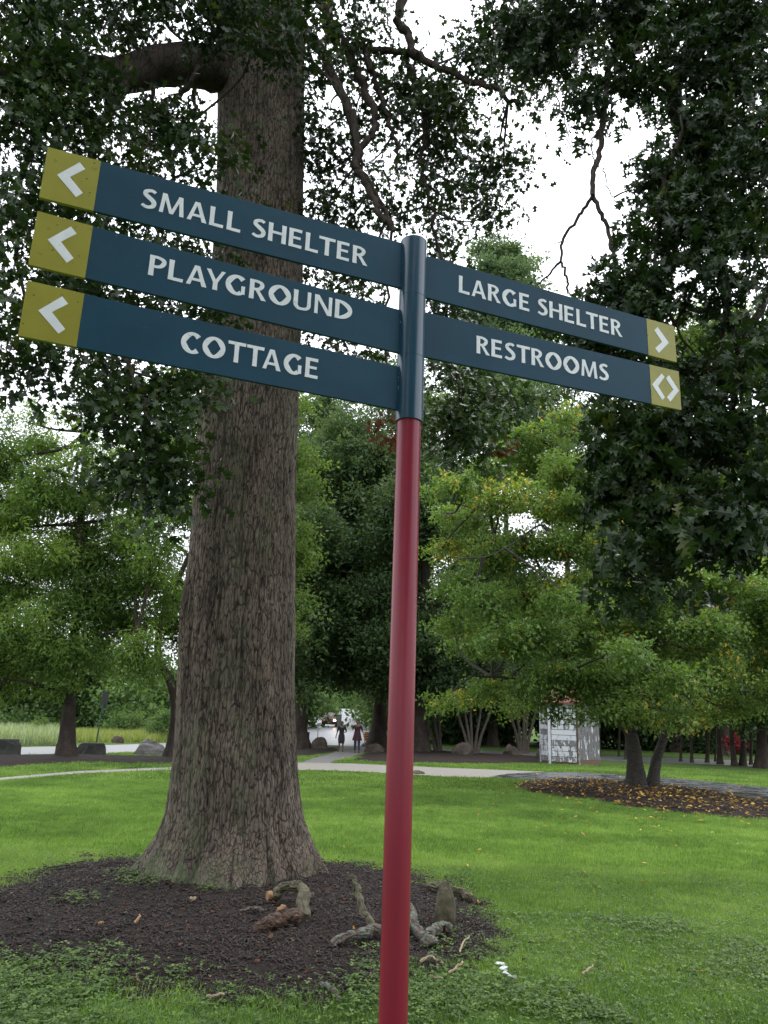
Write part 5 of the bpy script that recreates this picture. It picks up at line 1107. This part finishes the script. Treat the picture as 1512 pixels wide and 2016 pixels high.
flat('skin_tone', (.11, .055, .035), .55); flat('hair', (.012, .010, .010), .5); flat('navy_cloth', (.009, .010, .016), .85); flat('grey_skirt', (.018, .018, .026), .85); flat('maroon_cloth', (.028, .007, .010), .85)
flat('denim', (.025, .035, .055), .85); flat('shoe', (.02, .02, .024), .6); flat('eye_white', (.5, .5, .48), .4)
def person(px, yb, H, label, arms, legs, top, low, dress, hair):
    g = ground(px, yb); T_ = thing('person', g, label, 'person'); s = H / 1.65
    hip, chest, neck, head = (0, 0, .90), (0, 0, 1.22), (0, 0, 1.42), (0, -.01, 1.54)
    J = [hip, (0, 0, 1.05), chest, (0, 0, 1.35), neck, head, (0, 0, 1.63)]; R_ = [(.15, .11), (.12, .09), (.15, .10), (.13, .09), .048, (.078, .092), .055]
    E_ = [(0, 1), (1, 2), (2, 3), (3, 4), (4, 5), (5, 6)]
    for sgn, (el, wr, hd) in zip((-1, 1), arms):
        b_ = len(J); J += [(sgn * .17, 0, 1.34), el, wr, hd]; R_ += [.055, .040, .028, (.035, .02)]; E_ += [(3, b_), (b_, b_ + 1), (b_ + 1, b_ + 2), (b_ + 2, b_ + 3)]
        d = norm(np.array(hd) - np.array(wr))
        for q in range(5):
            f_ = len(J); off = np.array([(q - 2) * .014, 0, 0]); J += [tuple(np.array(hd) + d * .03 + off), tuple(np.array(hd) + d * (.075 if q else .05) + off * 1.2 + [0, -.015, 0])]; R_ += [.009, .008]; E_ += [(b_ + 3, f_), (f_, f_ + 1)]
    for sgn, (kn, an, toe) in zip((-1, 1), legs):
        b_ = len(J); J += [(sgn * .09, 0, .82), kn, an, toe]; R_ += [.085, .055, .036, (.04, .028)]; E_ += [(0, b_), (b_, b_ + 1), (b_ + 1, b_ + 2), (b_ + 2, b_ + 3)]
    S3 = lambda p: tuple(np.array(p, float) * s)
    skin('body', [S3(j) for j in J], E_, [tuple(np.array(r) * s) if not np.isscalar(r) else r * s for r in R_], M['skin_tone'], T_)
    # clothing: torso shell with sleeves
    K = [hip, (0, 0, 1.05), chest, (0, 0, 1.35), (0, 0, 1.41)]; R2 = [(.165, .125), (.14, .105), (.168, .118), (.145, .105), .06]; E2 = [(0, 1), (1, 2), (2, 3), (3, 4)]
    for sgn, (el, wr, hd) in zip((-1, 1), arms):
        b_ = len(K); K += [(sgn * .17, 0, 1.34), tuple(np.array((sgn * .17, 0, 1.34)) * .1 + np.array(el) * .9)]; R2 += [.068, .058]; E2 += [(3, b_), (b_, b_ + 1)]
    skin('top', [S3(j) for j in K], E2, [tuple(np.array(r) * s) if not np.isscalar(r) else r * s for r in R2], M[top], T_)
    V, F = lathe([(0, 0, *[z], rx, ry) for z, rx, ry in dress], 24); V[:, 0] += .012 * np.sin(np.arange(len(V)) * 1.3) * (V[:, 2] < .8); obj('skirt', V * s + g, F, M[low], T_, smooth=True)
    if hair == 'trousers':
        for sgn, (kn, an, toe) in zip((-1, 1), legs):
            skin('trouser_leg', [S3(j) for j in ((sgn * .09, 0, .84), kn, tuple(np.array(an) + [0, 0, .03]))], [(0, 1), (1, 2)], [.1 * s, .078 * s, .066 * s], M['denim'], T_)
    for sgn, (kn, an, toe) in zip((-1, 1), legs):
        skin('shoe', [S3(tuple(np.array(an) + [0, .03, -.045])), S3(tuple(np.array(toe) + [0, -.03, 0]))], [(0, 1)], [(.045 * s, .04 * s), (.05 * s, .032 * s)], M['shoe'], T_)
    V, F = lathe([(0, .012, 1.49, .082, .085), (0, .02, 1.54, .092, .095), (0, .018, 1.59, .092, .1), (0, .01, 1.64, .075, .085), (0, .005, 1.67, .03, .04)], 18)
    V[:, 1] = np.where(V[:, 2] < 1.6, np.maximum(V[:, 1], -.035), V[:, 1]); obj('hair', V * s + g, F, M['hair'], T_, smooth=True)
    for q in (-1, 1): V, F = box(np.array([q * .03, -.093, 1.555]), (.022, .01, .010)); obj('eye', V * s + g, F, M['eye_white'], T_)
    V, F = tube([(0, -.095, 1.56), (0, -.112, 1.52)], [.007, .014], 6); obj('nose', V * s + g, F, M['skin_tone'], T_)
    V, F = box(np.array([0, -.092, 1.495]), (.045, .012, .012)); obj('mouth', V * s + g, F, M['maroon_cloth'], T_)
person(671, 1480, 1.52, 'person in dark short sleeved top and knee length skirt walking, left of the pair', [((-.25, 0, 1.06), (-.30, -.02, .86), (-.31, -.03, .80)), ((.27, 0, 1.10), (.16, -.18, 1.06), (.10, -.22, 1.08))],
       [((-.10, -.03, .47), (-.14, .05, .09), (-.15, -.09, .03)), ((.09, .0, .47), (.10, -.02, .09), (.10, -.14, .03))], 'navy_cloth', 'grey_skirt', [(.98, .15, .12), (.85, .185, .15), (.65, .19, .15), (.45, .165, .14)], 'bob')
person(702, 1482, 1.62, 'person in flared maroon tunic over jeans walking, right of the pair', [((-.27, 0, 1.16), (-.18, -.16, 1.22), (-.14, -.20, 1.26)), ((.27, .02, 1.10), (.34, -.04, .92), (.35, -.05, .86))],
       [((-.09, -.02, .47), (-.10, .04, .09), (-.10, -.08, .03)), ((.10, -.06, .48), (.11, -.06, .09), (.12, -.18, .03))], 'maroon_cloth', 'maroon_cloth', [(1.1, .155, .12), (.9, .19, .16), (.75, .23, .19), (.62, .27, .22)], 'trousers')

# ------------------------------------------------------------------ car on the drive
flat('car_red', (.35, .035, .02), .25, coat=.6); flat('black_trim', (.02, .02, .022), .5); flat('tyre', (.02, .02, .02), .9); flat('rim', (.4, .4, .42), .3, metal=.8); flat('chrome', (.6, .6, .62), .2, metal=1); flat('lamp_glass', (.5, .5, .5), .1)
flat('car_glass', (.10, .13, .14), .06, spec=.8); glow('lit_lamp', (1, .75, .5), 14)
gC = ground(650, 1431); gC = np.array([at(650, 1420, gC[1])[0], gC[1], gz(0, gC[1])]); TC = thing('car', gC, 'red sport utility car with one bright headlight coming down the wet drive', 'car')
# loft: stations along y from nose (-2.2) to tail (2.2); body section as ring of (x,z)
def ring(w_, zb, zt, wt): return [(-w_ * .94, zb), (-w_, zb + .15), (-w_, zb + .45), (-wt, zt - .06), (-wt * .9, zt), (wt * .9, zt), (wt, zt - .06), (w_, zb + .45), (w_, zb + .15), (w_ * .94, zb)]
st = [(-2.22, .78, .32, .88, .72), (-2.12, .90, .28, 1.00, .80), (-1.6, .92, .26, 1.06, .84), (-1.05, .92, .26, 1.12, .84), (0, .92, .26, 1.14, .84), (1.2, .92, .26, 1.14, .84), (2.0, .92, .28, 1.12, .84), (2.2, .86, .34, 1.0, .78)]
V = []; 
for y, w_, zb, zt, wt in st: V += [(x, y, z) for x, z in ring(w_, zb, zt, wt)]
n = 10; F = [np.array([[i * n + j, i * n + (j + 1) % n, (i + 1) * n + (j + 1) % n, (i + 1) * n + j] for i in range(7) for j in range(n)]), np.arange(n)[::-1][None], (70 + np.arange(n))[None]]
bd = obj('body', np.array(V) + gC + [0, 0, .02], F, M['car_red'], TC, smooth=False)
cab = [(-1.0, 1.12, .82, -0.35, 1.66, .64), ]
V = np.array([(-.82, -1.02, 1.13), (.82, -1.02, 1.13), (.84, 1.9, 1.13), (-.84, 1.9, 1.13), (-.66, -.35, 1.66), (.66, -.35, 1.66), (.68, 1.7, 1.70), (-.68, 1.7, 1.70)]); obj('cabin', V + gC, BOXF, M['car_red'], TC)
def pl(name, pts, th_, mt, par=TC):
    p = np.array(pts, float); nn = norm(np.cross(p[1] - p[0], p[2] - p[0])); V = np.vstack([p, p + nn * th_]); return obj(name, V + gC, BOXF, M[mt], par)
pl('windscreen', [(-.74, -.96, 1.17), (.74, -.96, 1.17), (.61, -.42, 1.61), (-.61, -.42, 1.61)], .012, 'car_glass')
for s in (-1, 1):
    q = [(s * .842, -.75, 1.18), (s * .85, 1.7, 1.18), (s * .70, 1.55, 1.60), (s * .68, -.35, 1.58)]
    pl('side_window', q if s > 0 else q[::-1], .012, 'car_glass')
    V, F = box((s * 1.0, -.75, 1.18), (.20, .10, .15)); obj('mirror', V + gC, F, M['black_trim'], TC)
    V, F = box((s * .66, -2.17, .80), (.30, .12, .20)); obj('headlight', V + gC, F, M['lit_lamp' if s > 0 else 'lamp_glass'], TC)
    V, F = box((s * .70, -2.24, .46), (.16, .06, .10)); obj('fog_lamp', V + gC, F, M['lamp_glass'], TC)
    for y in (-1.4, 1.4):
        th_ = np.linspace(0, 2 * math.pi, 25)[:-1]
        def disk(r, x0, x1): 
            Vv = np.vstack([[(x, y + r * math.cos(a), .36 + r * math.sin(a)) for a in th_] for x in (x0, x1)]); nn_ = 24
            return Vv, [np.array([[k, (k + 1) % nn_, (k + 1) % nn_ + nn_, k + nn_] for k in range(nn_)]), np.arange(nn_)[None], (nn_ + np.arange(nn_))[::-1][None]]
        V, F = disk(.36, s * .72, s * .94); wh = obj('wheel', V + gC, F, M['tyre'], TC); V, F = disk(.22, s * .90, s * .95); obj('rim', V + gC, F, M['rim'], wh)
V, F = box((0, -2.2, .80), (.86, .08, .20)); gr = obj('grille', V + gC, F, M['black_trim'], TC)
for z in (.74, .80, .86): V, F = box((0, -2.25, z), (.90, .03, .028)); obj('grille_bar', V + gC, F, M['chrome'], gr)
V, F = box((0, -2.24, .44), (1.6, .10, .24)); obj('bumper', V + gC, F, M['black_trim'], TC)
V, F = box((0, -2.302, .52), (.32, .012, .12)); obj('number_plate', V + gC, F, M['paper_white'], TC)

# ------------------------------------------------------------------ small furniture round the drive
flat('bin_black', (.015, .016, .018), .6); flat('green_paint', (.02, .05, .035), .5); flat('grey_green', (.12, .17, .15), .6); flat('orange_paint', (.55, .22, .02), .5); flat('black_paint', (.03, .03, .03), .5); flat('teal_paint', (.09, .22, .22), .5); flat('yellow_paint', (.45, .42, .08), .5); flat('galv', (.2, .2, .21), .5, metal=.4)
def gp(px, yb): g = ground(px, yb); return g, mpp(g[1])
g, s = gp(597, 1472); T_ = thing('litter_bin', g, 'square black litter bin on a short leg beside the oak trunk', 'bin')
V, F = box(g + [0, 0, .15 + 12 * s], (20 * s, 20 * s, 21 * s)); o = obj('bin_body', V, F, M['bin_black'], T_); o.modifiers.new('b', 'BEVEL').width = .02
V, F = box(g + [0, 0, .10], (.08, .08, .24)); obj('leg', V, F, M['bin_black'], T_)
V, F = box(g + [0, 0, .15 + 23 * s], (21 * s, 21 * s, .05)); obj('lid', V, F, M['bin_black'], T_)
g, s = gp(625, 1458); T_ = thing('marker_post', g, 'thin grey post with a small round head in front of the car park', 'post')
V, F = tube([g, g + [0, 0, 26 * s]], .03, 8); obj('post', V, F, M['galv'], T_)
V, F = tube([g + [0, -.05, 29 * s], g + [0, .05, 29 * s]], .13, 16); obj('round_head', V, F, M['galv'], T_)
g, s = gp(189, 1464); T_ = thing('road_sign', g, 'back of a dark rectangular road sign on a green pole by the left road', 'road sign')
V, F = tube([g - [0, 0, .1], g + [.10, 0, 68 * s]], .04, 8); obj('post', V, F, M['green_paint'], T_)
V, F = box(g + [.16, .04, 84 * s], (12.5 * s, .02, 31 * s)); o = obj('sign_plate', V, F, M['bin_black'], T_); o.modifiers.new('b', 'BEVEL').width = .008
V, F = box(g + [.12, .0, 66 * s], (.06, .05, 18 * s)); obj('bracket', V, F, M['green_paint'], T_)
g = np.array([at(668, 1420, 96)[0], 96, gz(0, 96)]); T_ = thing('utility_cabinet', g, 'tall grey green cabinet standing right beside the red car', 'cabinet')
V, F = box(g + [0, 0, .75], (.5, .4, 1.5)); o = obj('cabinet_body', V, F, M['grey_green'], T_); V, F = box(g + [0, -.21, .75], (.42, .02, 1.3)); obj('door', V, F, M['grey_green'], o); V, F = box(g + [0, 0, 1.53], (.56, .46, .06)); obj('lid', V, F, M['grey_green'], T_)
g, s = gp(722, 1464); T_ = thing('hazard_board', g, 'small orange board with dark diagonal stripes left of the teal panel', 'hazard board')
V, F = box(g + [0, 0, 13 * s], (11 * s, .04, 17 * s)); o = obj('board', V, F, M['orange_paint'], T_)
for k in range(4):
    z = (6 + k * 4.4) * s; x = 5.3 * s; P_ = np.array([(-x, z), (x, z + 4 * s), (x, z + 6 * s), (-x, z + 2 * s)]); P_[:, 1] = np.clip(P_[:, 1], 4.8 * s, 21.2 * s)
    V = np.array([[g[0] + a, g[1] - .021, g[2] + b_] for a, b_ in P_] + [[g[0] + a, g[1] - .026, g[2] + b_] for a, b_ in P_]); obj('stripe', V, BOXF, M['black_paint'], o)
for q in (-1, 1): V, F = box(g + [q * 4 * s, 0, 2.2 * s], (.04, .04, 4.4 * s)); obj('leg', V, F, M['black_paint'], T_)
g, s = gp(738, 1465); T_ = thing('sloping_panel', g, 'teal sloping panel with a yellow curved foot beside the striped hazard board', 'panel')
V = np.array([(-12, 0, 8), (8, 0, 4), (8, 0, 44), (-2, 0, 36), (-12, 1, 24), (-12, 14, 8), (8, 14, 4), (8, 14, 44), (-2, 14, 36), (-12, 14, 24)]) * s + g
obj('panel', V, [np.array([[0, 1, 2, 3, 4]]), np.array([[9, 8, 7, 6, 5]]), np.array([[0, 5, 6, 1], [1, 6, 7, 2], [2, 7, 8, 3], [3, 8, 9, 4], [4, 9, 5, 0]])], M['teal_paint'], T_)
V, F = tube(curve([g + [-12 * s, -.1, 12 * s], g + [-8 * s, -.1, 3 * s], g + [0, -.1, 2 * s], g + [6 * s, -.1, 9 * s]], 5), 1.3 * s, 8); obj('curved_foot', V, F, M['yellow_paint'], T_)
V, F = tube(curve([g + [-12 * s, -.06, 25 * s], g + [-2 * s, -.06, 37 * s], g + [8 * s, -.06, 45 * s]], 4), .8 * s, 6); obj('roof_edge', V, F, M['black_paint'], T_)

print('scattered leaves', NLEAF)
